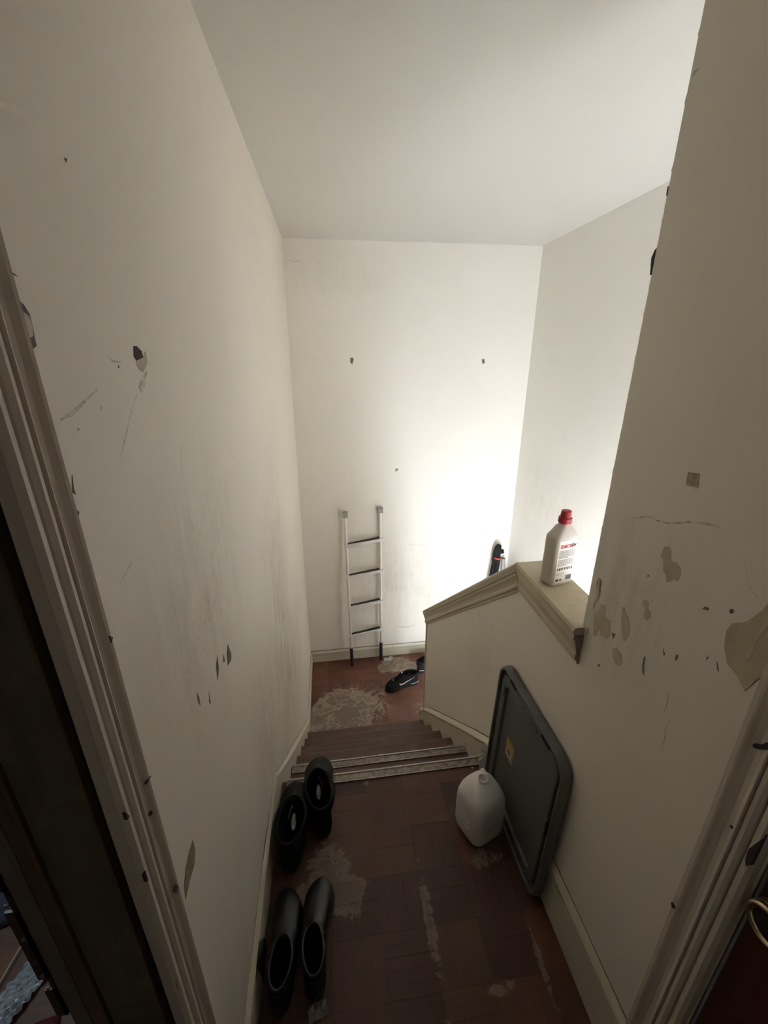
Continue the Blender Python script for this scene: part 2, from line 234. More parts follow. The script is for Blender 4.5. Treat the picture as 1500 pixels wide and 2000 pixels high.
MARKS=[["R","chip","tan2",0,[[.6769,1.4825],[.6525,1.4866],[.6482,1.4628],[.6746,1.4586]]],["R","chip","tan",0,[[.687,1.3297],[.6765,1.3348],[.6682,1.3274],[.6645,1.3096],[.6503,1.3138],[.6387,1.307],[.6351,1.296],[.638,1.2813],[.6491,1.2799],[.6608,1.2665],[.6693,1.2804],[.6752,1.2822],[.6801,1.3015],[.6901,1.3066]]],["R","chip","tan",0,[[.8552,1.1648],[.8444,1.1667],[.8406,1.1541],[.8437,1.1373],[.8367,1.1244],[.8473,1.0957],[.8516,1.0773],[.8539,1.0959],[.8485,1.117],[.859,1.1455]]],["R","chip","tan",0,[[.8286,1.1078],[.812,1.1142],[.808,1.091],[.8008,1.0873],[.7863,1.0887],[.7766,1.0568],[.7861,1.0387],[.8065,1.0346],[.8161,1.0456],[.8211,1.0192],[.8319,1.0158],[.8416,1.0547],[.8428,1.0697],[.8294,1.0898]]],["R","chip","tan",0,[[.7585,1.145],[.7513,1.1477],[.745,1.1358],[.7338,1.1334],[.7224,1.1133],[.7226,1.0888],[.7312,1.0739],[.7419,1.091],[.7535,1.1199]]],["R","chip","tan",0,[[.7063,1.1961],[.699,1.2025],[.6893,1.1977],[.6894,1.1865],[.6807,1.1848],[.678,1.1718],[.684,1.162],[.6925,1.1638],[.6963,1.182],[.7047,1.1878]]],["R","chip","tan",0,[[.7598,1.0304],[.7488,1.0412],[.7284,1.0382],[.7209,1.0228],[.727,1.0068],[.7432,1.0042],[.7546,1.0169]]],["R","chip","tan",0,[[.4687,1.3583],[.477,1.336],[.4803,1.3217],[.4942,1.2941],[.5018,1.2845],[.5173,1.2721],[.522,1.2552],[.5174,1.2278],[.5029,1.2018],[.4838,1.1964],[.4637,1.1818],[.4567,1.2051],[.448,1.2249],[.4447,1.248],[.4469,1.2936]]],["R","chip","cream",0,[[.4721,1.3298],[.4728,1.2993],[.4783,1.2698],[.4821,1.2375],[.4787,1.2313],[.4726,1.2408],[.4719,1.2775],[.4647,1.3078]]],["R","chip","dark",0,[[.5967,1.1465],[.5921,1.1466],[.5934,1.1337],[.598,1.1347]]],["R","chip","dark",0,[[.6284,1.1347],[.6216,1.1264],[.6233,1.1225]]],["R","chip","dark",0,[[.5389,1.1882],[.5365,1.1876],[.5392,1.179]]],["R","chip","dark",0,[[.5212,1.1936],[.5163,1.1873],[.5123,1.1778],[.516,1.1795]]],["R","chip","dark",0,[[.772,1.0667],[.7597,1.0715],[.7642,1.0544]]],["R","chip","tan",0,[[.8583,1.0198],[.8506,1.0216],[.8523,.9997],[.86,.9973]]],["R","chip","dark",0,[[.5283,1.2922],[.5229,1.2958],[.5205,1.292],[.5227,1.2865],[.5268,1.2867]]],["R","chip","dark",0,[[.5745,1.2617],[.5704,1.2697],[.5629,1.2715],[.5629,1.2668],[.5686,1.2642]]],["R","chip","dark",0,[[.7106,1.2539],[.7069,1.2567],[.7064,1.252],[.7094,1.2503]]],["R","chip","dark",0,[[.794,.957],[.7887,.9606],[.7881,.9545],[.7922,.951]]],["R","chip","dark",0,[[.6673,1.0836],[.6639,1.0844],[.6614,1.0646],[.6556,1.0445],[.6623,1.0476],[.6669,1.0639]]],["R","line","smudge",.004,[[.8031,1.341],[.7791,1.3524],[.7548,1.3655],[.7304,1.3735],[.721,1.3707],[.6865,1.3784],[.6446,1.3988],[.614,1.4085],[.5815,1.4137]]],["R","line","smudge",.0015,[[.5781,1.4124],[.5531,1.3977]]],["R","line","smudge",.0015,[[.5297,1.3768],[.5104,1.3466],[.4954,1.3365],[.4818,1.3409]]],["R","line","smudge",.003,[[.7856,1.3498],[.7732,1.3177]]],["R","line","smudge",.0015,[[.6388,1.3419],[.6371,1.3079]]],["R","line","dark",.0015,[[.5891,1.0605],[.5861,1.0382],[.5863,1.0063]]],["R","line","dark",.0013,[[.5694,1.0112],[.5724,.9804],[.5683,.9594],[.5712,.9432],[.5648,.9349]]],["R","chip","smudge",0,[[.8732,2.1148],[.8732,2.1218],[.8602,2.1226],[.866,2.1177]]],["R","chip","dark",0,[[.88,1.9506],[.8807,1.9649],[.8774,1.9593],[.8775,1.9511]]],["RC","chip","black",0,[[.4114,1.1295],[.4087,1.1357],[.4023,1.1398],[.3939,1.1552],[.3903,1.1442],[.3989,1.1341],[.4075,1.1273]]],["RC","chip","black",0,[[.439,.741],[.435,.751],[.4348,.7281]]],["RC","chip","black",0,[[.4367,.7709],[.4329,.7692],[.433,.749],[.4365,.7483]]],["RC","chip","black",0,[[.4384,.6854],[.4281,.6842],[.4332,.6771]]],["RC","chip","black",0,[[.3983,.9674],[.3925,.9693],[.3942,.9658]]],["RC","chip","black",0,[[.3636,.9414],[.3653,.9616],[.3606,.9819],[.3482,1.0071],[.3409,1.0145],[.3478,.9858],[.348,.9677],[.3512,.9439],[.3598,.93]]],["L","chip","black",0,[[.6782,1.6948],[.6878,1.6947],[.7014,1.6878],[.7025,1.6796],[.6794,1.6763],[.6735,1.6818]]],["L","chip","tan",0,[[.6794,1.6763],[.7025,1.6796],[.7139,1.6876],[.7141,1.6722],[.6959,1.6605],[.6865,1.6624],[.6784,1.6697]]],["L","chip","smudge",0,[[.7063,1.6599],[.6913,1.6426],[.677,1.6341],[.6703,1.6417],[.6861,1.6542]]],["L","chip","purple",0,[[.4645,1.735],[.4709,1.7314],[.476,1.7242],[.4757,1.714],[.4748,1.7053],[.4739,1.6965],[.4651,1.693],[.4643,1.7051],[.4639,1.7186],[.4641,1.7269]]],["L","chip","cream",0,[[.4663,1.7254],[.4734,1.7216],[.4743,1.7139],[.4719,1.7052],[.4655,1.7034],[.4652,1.7153]]],["L","chip","purple",0,[[.4662,1.7566],[.4739,1.7537],[.4702,1.754]]],["L","chip","dark",0,[[.4765,1.5717],[.4735,1.5593],[.4741,1.5512],[.4697,1.5549]]],["L","chip","dark",0,[[.4688,1.536],[.4719,1.5325],[.4688,1.5291]]],["L","chip","dark",0,[[.6237,1.6735],[.6264,1.6696],[.6228,1.6691]]],["L","chip","smudge",0,[[.561,1.6311],[.564,1.6283],[.5603,1.6253]]],["L","chip","dark",0,[[.5063,1.6144],[.5086,1.6133],[.5063,1.6127]]],["L","line","smudge",.003,[[.6592,1.6319],[.6309,1.6112],[.6095,1.5907],[.5761,1.5611]]],["L","line","smudge",.006,[[.561,1.6495],[.5256,1.6379],[.501,1.6307],[.48,1.6278]]],["L","line","smudge",.003,[[.6027,1.6838],[.6101,1.6777],[.6338,1.676]]],["L","line","smudge",.004,[[.5533,1.432],[.5309,1.4261],[.5122,1.4222]]],["L","chip","dark",0,[[.894,1.0355],[.9126,.9939],[.9059,.981],[.8743,.9893],[.8812,1.0192]]],["L","chip","dark",0,[[.8119,1.067],[.8112,1.0373],[.7918,1.021],[.7956,1.0561]]],["L","chip","dark",0,[[.8539,1.0383],[.858,1.0148],[.8429,1.0246]]],["L","chip","dark",0,[[.673,1.0995],[.6814,1.0794],[.6789,1.061],[.671,1.0772]]],["L","chip","dark",0,[[.7314,1.0469],[.7318,1.0137],[.7232,1.0248]]],["L","chip","tan3",0,[[.5452,.8934],[.5455,.8657],[.5321,.8495],[.5057,.8517],[.4813,.8478],[.486,.8715],[.5028,.8893],[.528,.8945]]],["LC","chip","black",0,[[.4392,1.3977],[.4453,1.3913],[.4401,1.3874]]],["LC","chip","black",0,[[.4471,1.1717],[.4335,1.1738],[.44,1.1764]]],["LC","chip","black",0,[[.4342,1.1241],[.4364,1.1168],[.4315,1.1192]]],["LC","chip","black",0,[[.4382,.9612],[.4405,.9511],[.4338,.95],[.4308,.9619]]],["LC","chip","black",0,[[.3799,1.1997],[.3852,1.1852],[.376,1.1866],[.3722,1.1957]]],["LC","chip","black",0,[[.3831,1.0895],[.3826,1.0702],[.3768,1.0726],[.377,1.0883]]],["LC","chip","black",0,[[.3764,.8441],[.3799,.8242],[.3695,.8372],[.3686,.8475]]],["L","line","dark",.0012,[[.7903,1.5349],[.7834,1.503],[.7751,1.4683]]],["L","line","smudge",.003,[[1.0854,1.4738],[1.1404,1.4221]]],["L","chip","dark",0,[[.5974,1.8783],[.6033,1.8793],[.5996,1.8751]]],["L","line","smudge",.002,[[1.4715,1.8097],[1.4758,1.6971]]],["L","line","smudge",.004,[[.8128,1.3641],[.7925,1.3358]]],["L","line","smudge",.005,[[1.0038,1.3272],[.9255,1.2842]]],["L","line","smudge",.006,[[1.2617,.8383],[1.2816,.7727]]],["B","chip","dark",0,[[.2151,1.5945],[.2334,1.5979],[.2403,1.5806],[.2285,1.5494],[.2142,1.5634]]],["B","chip","dark",0,[[1.1908,1.5795],[1.2103,1.583],[1.2167,1.5541],[1.1975,1.547]]],["B","chip","tan3",0,[[.548,.7639],[.5726,.7713],[.5687,.7505],[.5482,.7429]]],["B","line","dark",.004,[[.5762,-.719],[.624,-.7378],[.6837,-.7409],[.7371,-.7209]]],["B","line","smudge",.004,[[.6777,.0947],[.7555,.0897],[.8795,.0634]]],["B","line","smudge",.004,[[-.1474,1.65],[-.146,1.6198]]],["B","line","smudge",.004,[[.1993,.74],[.2034,.592]]],["B","line","smudge",.006,[[-.197,2.2057],[-.133,2.1865],[-.0826,2.1993]]],["R","line","smudge",.004,[[1.5058,.4526],[1.4218,.5059]]],["R","line","smudge",.004,[[1.4885,.4453],[1.4107,.4896]]],["R","line","smudge",.004,[[1.4717,.4391],[1.4113,.4627]]],["R","line","smudge",.004,[[1.3381,.7219],[1.3164,.7302]]]]
# ------------------------------------------------------------------ the shell
bm = bmesh.new(); ys = [.400, .5, .8, 1.0, 1.2, 1.5, 1.9, 2.4, 2.9, YB+.1]; zs = [-1.2, -.5, 0, .4, .8, 1.2, 1.6, 2.0, ZC+.02]
G = [[bm.verts.new((xl(y, z), y, z)) for z in zs] for y in ys]; H = [[bm.verts.new((-.39, y, z)) for z in zs] for y in ys]
for i in range(len(ys)-1):
    for j in range(len(zs)-1):
        bm.faces.new((G[i][j], G[i+1][j], G[i+1][j+1], G[i][j+1])); bm.faces.new((H[i][j], H[i][j+1], H[i+1][j+1], H[i+1][j]))
for i in range(len(ys)-1):
    for j in (0, -1): bm.faces.new((G[i][j], G[i+1][j], H[i+1][j], H[i][j]))
for j in range(len(zs)-1):
    for i in (0, -1): bm.faces.new((G[i][j], G[i][j+1], H[i][j+1], H[i][j]))
box(bm, -.39, -.264, -1.0, -.46, -.2, ZC+.02); box(bm, -.39, -.264, -.46, .400, 2.06, ZC+.02)
W_left = struct(new_obj('wall_left', bm, M_wl))
bm = bmesh.new(); box(bm, -.39, 1.8, YB, YB+.1, -3.3, ZC+.02); W_back = struct(new_obj('wall_back', bm, M_wb))
# stub wall and half wall beside the stair are one plastered wall
bm = bmesh.new()
def side(pts): prism(bm, pts, lambda p: (XR, p[0], p[1]), lambda p: (XR2, p[0], p[1]))
def zt(y): return .992 if y < 1.235 else .992-(y-1.235)*.815       # underside of the cap board
side([(.352, 0-.2), (.352, ZC+.02), (.878, ZC+.02), (.878, -.2)]); box(bm, XR, XR2, -1.0, -.46, -.2, ZC+.02); box(bm, XR, XR2, -.46, .352, 2.06, ZC+.02)
side([(.878, -.2), (.878, .99), (1.235, .99), (2.48, zt(2.48)), (2.48, ZF), (2.2, ZF), (1.2, -.2)])
side([(-1.0, -.2), (1.2, -.2), (2.2, ZF), (2.48, ZF), (2.48, -3.3), (-1.0, -3.3)])
W_right = struct(new_obj('wall_right', bm, M_wr))
bm = bmesh.new(); prism(bm, [(-1.1, -3.3), (YB+.05, -3.3), (YB+.05, ZC+.02), (-1.1, ZC+.02)], lambda p: (xf(p[0]), p[0], p[1]), lambda p: (xf(p[0])+.1, p[0], p[1]))
struct(new_obj('wall_stairwell', bm, M_wf))
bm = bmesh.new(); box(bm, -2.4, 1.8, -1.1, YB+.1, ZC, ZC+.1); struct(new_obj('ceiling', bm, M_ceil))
bm = bmesh.new(); box(bm, -.39, XR2, -1.1, -1.0, -.2, ZC+.02); box(bm, XR2, 1.6, .10, .20, .80, ZC+.02); box(bm, XR2, .77, .10, .20, -3.3, .80); box(bm, 1.29, 1.6, .10, .20, -3.3, .80)
struct(new_obj('wall_front', bm, M_wf))
# side room seen through the left doorway
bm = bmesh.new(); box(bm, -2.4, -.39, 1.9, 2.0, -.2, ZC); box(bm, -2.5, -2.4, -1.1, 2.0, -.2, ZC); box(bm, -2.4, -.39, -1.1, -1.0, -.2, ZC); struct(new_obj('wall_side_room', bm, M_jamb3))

# floors: sub-floor slabs with the parquet fingers as separate blocks
bm = bmesh.new(); box(bm, -2.4, XR2, -1.1, Y0-.02, -.16, -.012); box(bm, -.39, 1.7, Y0+5*RUN-.03, YB+.05, ZF-.16, ZF-.012); box(bm, XR2, 1.6, .1, 1.3, -2.5, -2.24)
FL = struct(new_obj('floor', bm, M_gap))
def block_mesh(n=5, s=.1524):
    bm = bmesh.new(); w = s/n
    for i in range(n):
        x0 = -s/2+i*w; g = .0002; h = -.00025*((i*7) % 3)
        box(bm, x0+g, x0+w-g, -s/2+g, s/2-g, -.012, h)
    me = bpy.data.meshes.new('parquet_block'); bmesh.ops.recalc_face_normals(bm, faces=bm.faces); bm.to_mesh(me); bm.free(); me.materials.append(M_floor); return me
BLK = block_mesh(); S = .1524
def clip_block(cx, cy, z, rot, x0, x1, y0, y1):
    inside = cx-S/2 > x0-1e-4 and cx+S/2 < x1+1e-4 and cy-S/2 > y0-1e-4 and cy+S/2 < y1+1e-4
    me = BLK
    if not inside:
        bm = bmesh.new(); bm.from_mesh(BLK); R = Matrix.Rotation(rot, 4, 'Z')
        bmesh.ops.transform(bm, matrix=R, verts=bm.verts)
        for no, co in (((-1, 0, 0), x0-cx), ((1, 0, 0), x1-cx), ((0, -1, 0), y0-cy), ((0, 1, 0), y1-cy)):
            p = Vector((co if no[0] else 0, co if no[1] else 0, 0))
            r = bmesh.ops.bisect_plane(bm, geom=bm.verts[:]+bm.edges[:]+bm.faces[:], plane_co=p, plane_no=no, clear_outer=True)
        bmesh.ops.transform(bm, matrix=R.inverted(), verts=bm.verts)
        if not bm.faces: bm.free(); return
        me = bpy.data.meshes.new('parquet_block'); bm.to_mesh(me); bm.free(); me.materials.append(M_floor)
    o = bpy.data.objects.new('parquet_block', me); COL.objects.link(o); o.parent = FL
    o.location = (cx, cy, z-random.random()*.0006); o.rotation_euler = (0, 0, rot)
def parquet(ox, oy, z, x0, x1, y0, y1):
    i0 = int(math.floor((x0-ox)/S)); i1 = int(math.ceil((x1-ox)/S)); j0 = int(math.floor((y0-oy)/S)); j1 = int(math.ceil((y1-oy)/S))
    for i in range(i0, i1):
        for j in range(j0, j1): clip_block(ox+(i+.5)*S, oy+(j+.5)*S, z, math.pi/2*((i+j) % 2), x0, x1, y0, y1)
parquet(-.053, .630, 0, -.262, XR, .36, Y0-.028)
parquet(.083, 2.998, ZF, -.225, 1.56, Y0+5*RUN+.005, YB)
one_box('floor_board_strip', M_riser, -.262, XR, -1.0, .36, -.012, 0, parent=FL)
one_box('floor_board_strip', wood('side_room_boards', (.16, .08, .045), (.09, .045, .028), (4, 60, 60)), -2.4, -.262, -1.0, 1.9, -.012, 0, parent=FL)
one_box('floor_board_strip', M_tread, XR2, 1.38, .20, 1.25, -2.24, -2.236, parent=FL)

# ------------------------------------------------------------------ the stair
ST = empty('staircase', (0, Y0, 0)); tag(ST, 'short flight of worn brown wooden steps descending from the landing, two metal strips on top', 'staircase')
def rel(o, p): o.parent = p; o.matrix_parent_inverse = Matrix.Translation(-p.location); return o
for k in range(6):
    y = Y0+k*RUN; z = -k*RISE
    if k: rel(one_box('tread', M_tread, -.229, .628, y-RUN-.012, y, z-.025, z, bevel=.005), ST)
    else: rel(one_box('tread', M_floor, -.247, XR-.012, y-.028, y, -.025, 0, bevel=.004), ST)
    rel(one_box('riser', M_riser, -.228, .627, y-.045, y-.022, z-RISE, z-.025), ST)
for k in (0, 1):
    y = Y0+k*RUN; z = -k*RISE; x0, x1 = -.222, .612+.01*k
    bm = bmesh.new(); prism(bm, [(y-.036, z+.0002), (y-.036, z+.004), (y-.031, z+.004), (y-.030, z+.0025), (y-.004, z+.0025), (y-.003, z+.0045), (y+.003, z+.0045), (y+.004, z+.002), (y+.004, z-.018), (y+.0005, z-.018), (y+.0005, z+.0002)],
        lambda p: (x0, p[0], p[1]), lambda p: (x1, p[0], p[1]))
    ns = rel(new_obj('nosing_strip', bm, M_alu), ST)
    ns['label'] = 'scuffed metal nosing strip'
    for a, b in ((y-.0375, y-.0345), (y-.0015, y+.0045)):
        e = one_box('strip_rib', M_alul, x0, x1, a, b, z+.0035, z+.006, bevel=.001); e.parent = ns
# skirt boards: sloping board with a bead on top, both sides
def skirt(name, xface, xback, y0, y1, off, z_start_h, land_y):
    r = empty(name, (xback, y0, 0)); struct(r)
    zl = lambda y: -(y-Y0)*RISE/RUN+off
    bm = bmesh.new(); n = 8
    for i in range(n):
        a = y0+(y1-y0)*i/n; b = y0+(y1-y0)*(i+1)/n
        prism(bm, [(a, zl(a)), (b, zl(b)), (b, max(zl(b)-.42, ZF)), (a, zl(a)-.42)], lambda p: (xface(p[0]), p[0], p[1]), lambda p: (xback(p[0]) if callable(xback) else xback, p[0], p[1]))
    return r, bm, zl
def xlface(y): return interp(y, [1.0, 1.3, 1.55, 2.37, 3.3], [-.250, -.240, -.2262, -.2144, -.201])
def board_run(name_parent, pts, face, back, mat=M_trim, bead=.028, sgn=1):
    """board under a top line pts [(y, ztop, zbottom)] + a separate bead moulding with a dark crack between"""
    bm = bmesh.new()
    for (a, za, ba), (b, zb, bb) in zip(pts, pts[1:]):
        prism(bm, [(a, za-bead), (b, zb-bead), (b, bb), (a, ba)], lambda p: (face(p[0]), p[0], p[1]), lambda p: (back(p[0], p[1]), p[0], p[1]))
    o = new_obj('board', bm, mat, name_parent)
    bm = bmesh.new()
    prof = [(1, 0), (.75, 0), (.1, .35), (-.15, .55), (.0, .75), (0, .86), (1, .86)]      # (depth 0 face..1 back, height below top)
    st = []
    for (a, za, ba) in pts:
        st.append(lambda p, a=a, za=za: (face(a)+(back(a, za)-face(a))*p[0], a, za-p[1]*bead))
    sweep(bm, prof, st); new_obj('bead', bm, mat, name_parent)
    for off, dp in ((-.0022, .80), (bead*.86, .10)):  # thin dark strips drawn along the bead as cracks
        bm = bmesh.new(); sweep(bm, [(1, 0), (dp, 0), (dp, .0026), (1, .0026)], [lambda p, a=a, za=za: (face(a)+(back(a, za)-face(a))*p[0], a, za-off-p[1]) for (a, za, ba) in pts]); new_obj('crack_line', bm, M_crack, name_parent)
def sk(y): return -(y-Y0)*RISE/RUN
M_crack = plain('dark_joint', (.09, .065, .045), .95, 0, .3, 40)
BL = struct(empty('baseboard_left'))
board_run(BL, [(.456, .158, 0), (.9, .156, 0), (1.255, .150, 0), (1.33, .078, -.30)] + [(y, sk(y)+.080, max(sk(y)-.4, ZF)) for y in (1.5, 1.8, 2.1, 2.4)] + [(2.56, ZF+.098, ZF), (2.9, ZF+.10, ZF), (YB-.001, ZF+.102, ZF)],
    xlface if False else (lambda y: interp(y, [.4, .9, 1.25, 1.55, 2.37, 3.3], [-.253, -.250, -.244, -.2262, -.2144, -.2015])), lambda y, z: xl(y, z)-.002)
BR = struct(empty('baseboard_right'))
board_run(BR, [(.446, .198, 0), (.8, .197, 0), (1.2, .19, 0), (1.30, .135, -.30)] + [(y, sk(y)+.115, max(sk(y)-.4, ZF)) for y in (1.5, 1.8, 2.1, 2.36)] + [(2.49, ZF+.13, ZF)],
    lambda y: interp(y, [.4, 1.1, 1.3, 2.5], [.632, .630, .620, .612]), lambda y, z: XR+.002, bead=.034)
BB = struct(empty('baseboard_back'))
bm = bmesh.new(); box(bm, -.215, 1.57, YB-.013, YB+.002, ZF, ZF+.082); new_obj('board', bm, M_trim, BB)
bm = bmesh.new(); prism(bm, [(YB, ZF+.085), (YB-.015, ZF+.085), (YB-.016, ZF+.094), (YB-.008, ZF+.104), (YB-.003, ZF+.114), (YB, ZF+.114)], lambda p: (-.215, p[0], p[1]), lambda p: (1.57, p[0], p[1])); new_obj('bead', bm, M_trim, BB)
for z0 in (ZF+.0822, ZF+.1135): one_box('crack_line', M_crack, -.215, 1.57, YB-(.012 if z0 < ZF+.1 else .004), YB, z0, z0+.003, parent=BB)  # dark strips drawn as cracks above and below the back bead
# vertical bead at the lower end of the half wall
struct(one_box('trim_1', M_trim, XR-.006, XR2+.006, 2.478, 2.494, ZF, zt(2.49)-.03, bevel=.003))
# cap of the half wall: a board over a moulded apron, level then sloping
CP = struct(empty('trim_2', (.68, .88, 1.0)))
def capz(y): return 0 if y <= 1.235 else -(y-1.235)*.815
prof_board = [(.616, .990), (.614, 1.004), (.619, 1.012), (.742, 1.012), (.742, .990)]
apron = [(XR+.002, .990), (.6185, .990), (.6185, .978), (.624, .972), (.6245, .962), (.630, .950), (.6335, .932), (.631, .925), (.6315, .915), (.638, .908), (.640, .898), (XR+.002, .896)]
for prof, nm, y1 in ((prof_board, 'cap_board', 2.50), (apron, 'apron', 2.50)):
    ya = .868
    for a, b in ((ya, 1.233), (1.237, y1)):
        bm = bmesh.new(); sweep(bm, prof, [lambda p, a=a: (p[0], a, p[1]+capz(a)), lambda p, b=b: (p[0], b, p[1]+capz(b))]); rel(new_obj(nm, bm, M_cap), CP)
# darker end piece of the apron against the stub wall
bm = bmesh.new(); sweep(bm, apron, [lambda p: (p[0]-.0005 if p[0] < XR else p[0], .8655, p[1]+.0), lambda p: (p[0]-.0005 if p[0] < XR else p[0], .868, p[1])]); e = rel(new_obj('apron_end', bm, CH['tan3']), CP); e['label'] = 'darker grey end'

# ------------------------------------------------------------------ door casings
PROF = [(1.0, 0), (1.0, .006), (.90, .0065), (.885, .002), (.865, .002), (.845, .017), (.81, .021), (.77, .0195), (.72, .014), (.62, .0115), (.52, .0135), (.45, .018), (.435, .0225), (.40, .0235), (.385, .0165), (.365, .0165), (.345, .0215), (.27, .0225), (.215, .019), (.20, .013), (.175, .013), (.155, .019), (.06, .020), (.0, .014)]
def cas_depth(u):
    q = PROF[1:][::-1]; return interp(min(1, max(0, u)), [p[0] for p in q], [p[1] for p in q])
def casing(name, side, ya, yb, xw, z1, mat):
    """ya: edge at the opening, yb: outer edge on the wall; xw wall face; side +1 proud towards +x"""
    w = yb-ya
    prof = [(1.0, 0), (1.0, .006), (.90, .0065), (.885, .002), (.865, .002), (.845, .017), (.81, .021), (.77, .0195), (.72, .014), (.62, .0115), (.52, .0135), (.45, .018), (.435, .0225), (.40, .0235), (.385, .0165), (.365, .0165), (.345, .0215), (.27, .0225), (.215, .019), (.20, .013), (.175, .013), (.155, .019), (.06, .020), (.0, .014), (0, 0)]
    r = struct(empty(name)); bm = bmesh.new()
    P = [(ya+u*w, t) for u, t in prof]; n = 14; rings = []
    for i in range(n+1):
        z = z1*i/n; rings.append([(xw+side*t, y + (random.uniform(-.0012, .0012) if t == 0 or t == .006 else 0), z) for y, t in P])
    loft(bm, rings); new_obj('side_moulding', bm, mat, r)
    bm = bmesh.new(); H0 = z1
    loft(bm, [[(xw+side*t, yb if k else ya-.9+w, H0+(y-ya)*1.0) for y, t in P] for k in (0, 1)]); new_obj('head_moulding', bm, mat, r)
    bm = bmesh.new(); loft(bm, [[(xw+side*t, -.46-(y-ya), z) for y, t in P] for z in (0, z1)]); new_obj('side_moulding', bm, mat, r)
    return r
TL = casing('trim_3', 1, .378, .457, -.266, 2.05, M_casing)
TR = casing('trim_4', -1, .352, .446, XR, 2.05, M_casing)
# left doorway frame: dark jamb board, stop and latch edge
D1 = struct(empty('door_1', (-.3, .37, 0)))
def rb(n, m, *a, **k): return rel(one_box(n, m, *a, **k), D1)
rb('gap_filler', M_gap, -.41, -.2665, .397, .41, 0, 2.06)  # near-black backing, paints in the shadow of the gap behind the casing
rb('jamb', M_jamb, -.357, -.284, .389, .397, 0, 2.05, bevel=.002)
rb('jamb_edge', M_jamb2, -.2865, -.2835, .386, .397, 0, 2.05)
rb('door_stop', M_jamb2, -.382, -.362, .388, .397, 0, 2.05, bevel=.002)
rb('latch_edge', M_jamb3, -.404, -.382, .387, .397, 0, 2.05, bevel=.001)
bm = bmesh.new()
for z0, z1 in ((.80, .868), (.895, .93), (.93, 1.045), (1.085, 1.13)): box(bm, -.4185, -.4035, .3845, .388, z0, z1)
box(bm, -.408, -.4035, .3845, .388, .8, 1.2)
sp = rel(new_obj('strike_plate', bm, plain('tarnished_plate', (.16, .155, .14), .4, .7, .4, 70, alt=(.05, .05, .03))), D1); sp['label'] = 'tarnished metal strike plate'
bm = bmesh.new()
for z in (.905, .875, .99, 1.06, 1.115): tube(bm, [(-.411, .3845, z), (-.411, .3825, z)], .003, 8)
sc = new_obj('screw', bm, M_alul, sp); sc.matrix_parent_inverse = Matrix.Translation(-D1.location)
sc.matrix_parent_inverse = Matrix.Identity(4)
# right doorway: reddish brown flush door and brass lock ring
D2 = struct(empty('door_2', (.66, .3, 0)))
rel(one_box('door_slab', M_door, .652, .690, -.445, .346, .004, 2.045, bevel=.002), D2)
rel(one_box('jamb', M_jamb2, .651, XR2, .349, .3525, 0, 2.06), D2)
rel(one_box('jamb', M_jamb2, .651, XR2, -.46, -.448, 0, 2.06), D2)
hy, hz = .311, .868
bm = bmesh.new(); tube(bm, [(.652, hy, hz), (.647, hy, hz)], .0335, 32); tube(bm, [(.647, hy, hz), (.640, hy, hz), (.636, hy, hz)], [.033, .032, .027], 32)
h = rel(new_obj('lock_rose', bm, M_brass, smooth=False, bevel=.002), D2)
bm = bmesh.new(); tube(bm, [(.637, hy, hz), (.6345, hy, hz)], .0215, 24); k1 = rel(new_obj('keyway_disc', bm, M_gap), D2)
bm = bmesh.new()
n = 40; m_ = 10; T = [[bm.verts.new((.634-.006*math.sin(2*math.pi*j/m_), hy+(.0275+.006*math.cos(2*math.pi*j/m_))*math.cos(2*math.pi*i/n), hz+(.0275+.006*math.cos(2*math.pi*j/m_))*math.sin(2*math.pi*i/n))) for j in range(m_)] for i in range(n)]
for i in range(n):
    for j in range(m_): bm.faces.new((T[i][j], T[(i+1) % n][j], T[(i+1) % n][(j+1) % m_], T[i][(j+1) % m_]))
k2 = rel(new_obj('brass_ring', bm, M_brass, smooth=True), D2)
# entry door at the foot of the lower flight, its frosted panes backlit by daylight
D3 = struct(empty('door_3', (1.03, .15, -2.236)))
pm, nt, pb = new_mat('daylit_frosted_pane'); nt.nodes.remove(pb); em = N(nt, 'ShaderNodeEmission'); em.inputs[0].default_value = (.77, .865, 1, 1); em.inputs[1].default_value = PANE
nt.links.new(em.outputs[0], nt.nodes['Material Output'].inputs[0])
bm = bmesh.new(); box(bm, .77, .80, .13, .18, -2.236, .80); box(bm, 1.26, 1.29, .13, .18, -2.236, .80); box(bm, .80, 1.26, .13, .18, -2.236, -.85); box(bm, .80, 1.26, .13, .18, -.2, -.12); box(bm, .80, 1.26, .13, .18, .74, .80)
rel(new_obj('door_frame', bm, M_trim), D3)
rel(one_box('pane', pm, .80, 1.26, .15, .16, -.85, -.2), D3)
rel(one_box('pane', pm, .80, 1.26, .15, .16, -.12, .74), D3)
# second entry door leaf, in the side wall below the landing, glazed too
D4 = struct(empty('door_4', (.72, .55, -2.236)))
pm2 = pm.copy(); pm2.name = 'daylit_side_pane'; [n for n in pm2.node_tree.nodes if n.type == 'EMISSION'][0].inputs[1].default_value = PANE2
bm = bmesh.new(); box(bm, .725, .745, .20, .25, -2.236, -.10); box(bm, .725, .745, 1.10, 1.15, -2.236, -.10); box(bm, .725, .745, .25, 1.10, -.15, -.10); box(bm, .725, .745, .25, 1.10, -2.236, -1.3)
rel(new_obj('door_frame', bm, M_trim), D4)
rel(one_box('pane', pm2, .730, .738, .25, 1.10, -1.3, -.15), D4)
# lower flight going on down beside the half wall
S2 = tag(empty('staircase', (1.0, 2.45, ZF)), 'lower flight of steps hidden behind the half wall', 'staircase')
for k in range(1, 7):
    y = 2.45-k*.2068; z = ZF-k*RISE
    rel(one_box('tread', M_tread, XR2+.001, xf(y)-.006, y, y+.23, z-.03, z), S2); rel(one_box('riser', M_riser, XR2+.001, xf(y)-.006, y+.2068, y+.225, z, z+RISE-.013), S2)

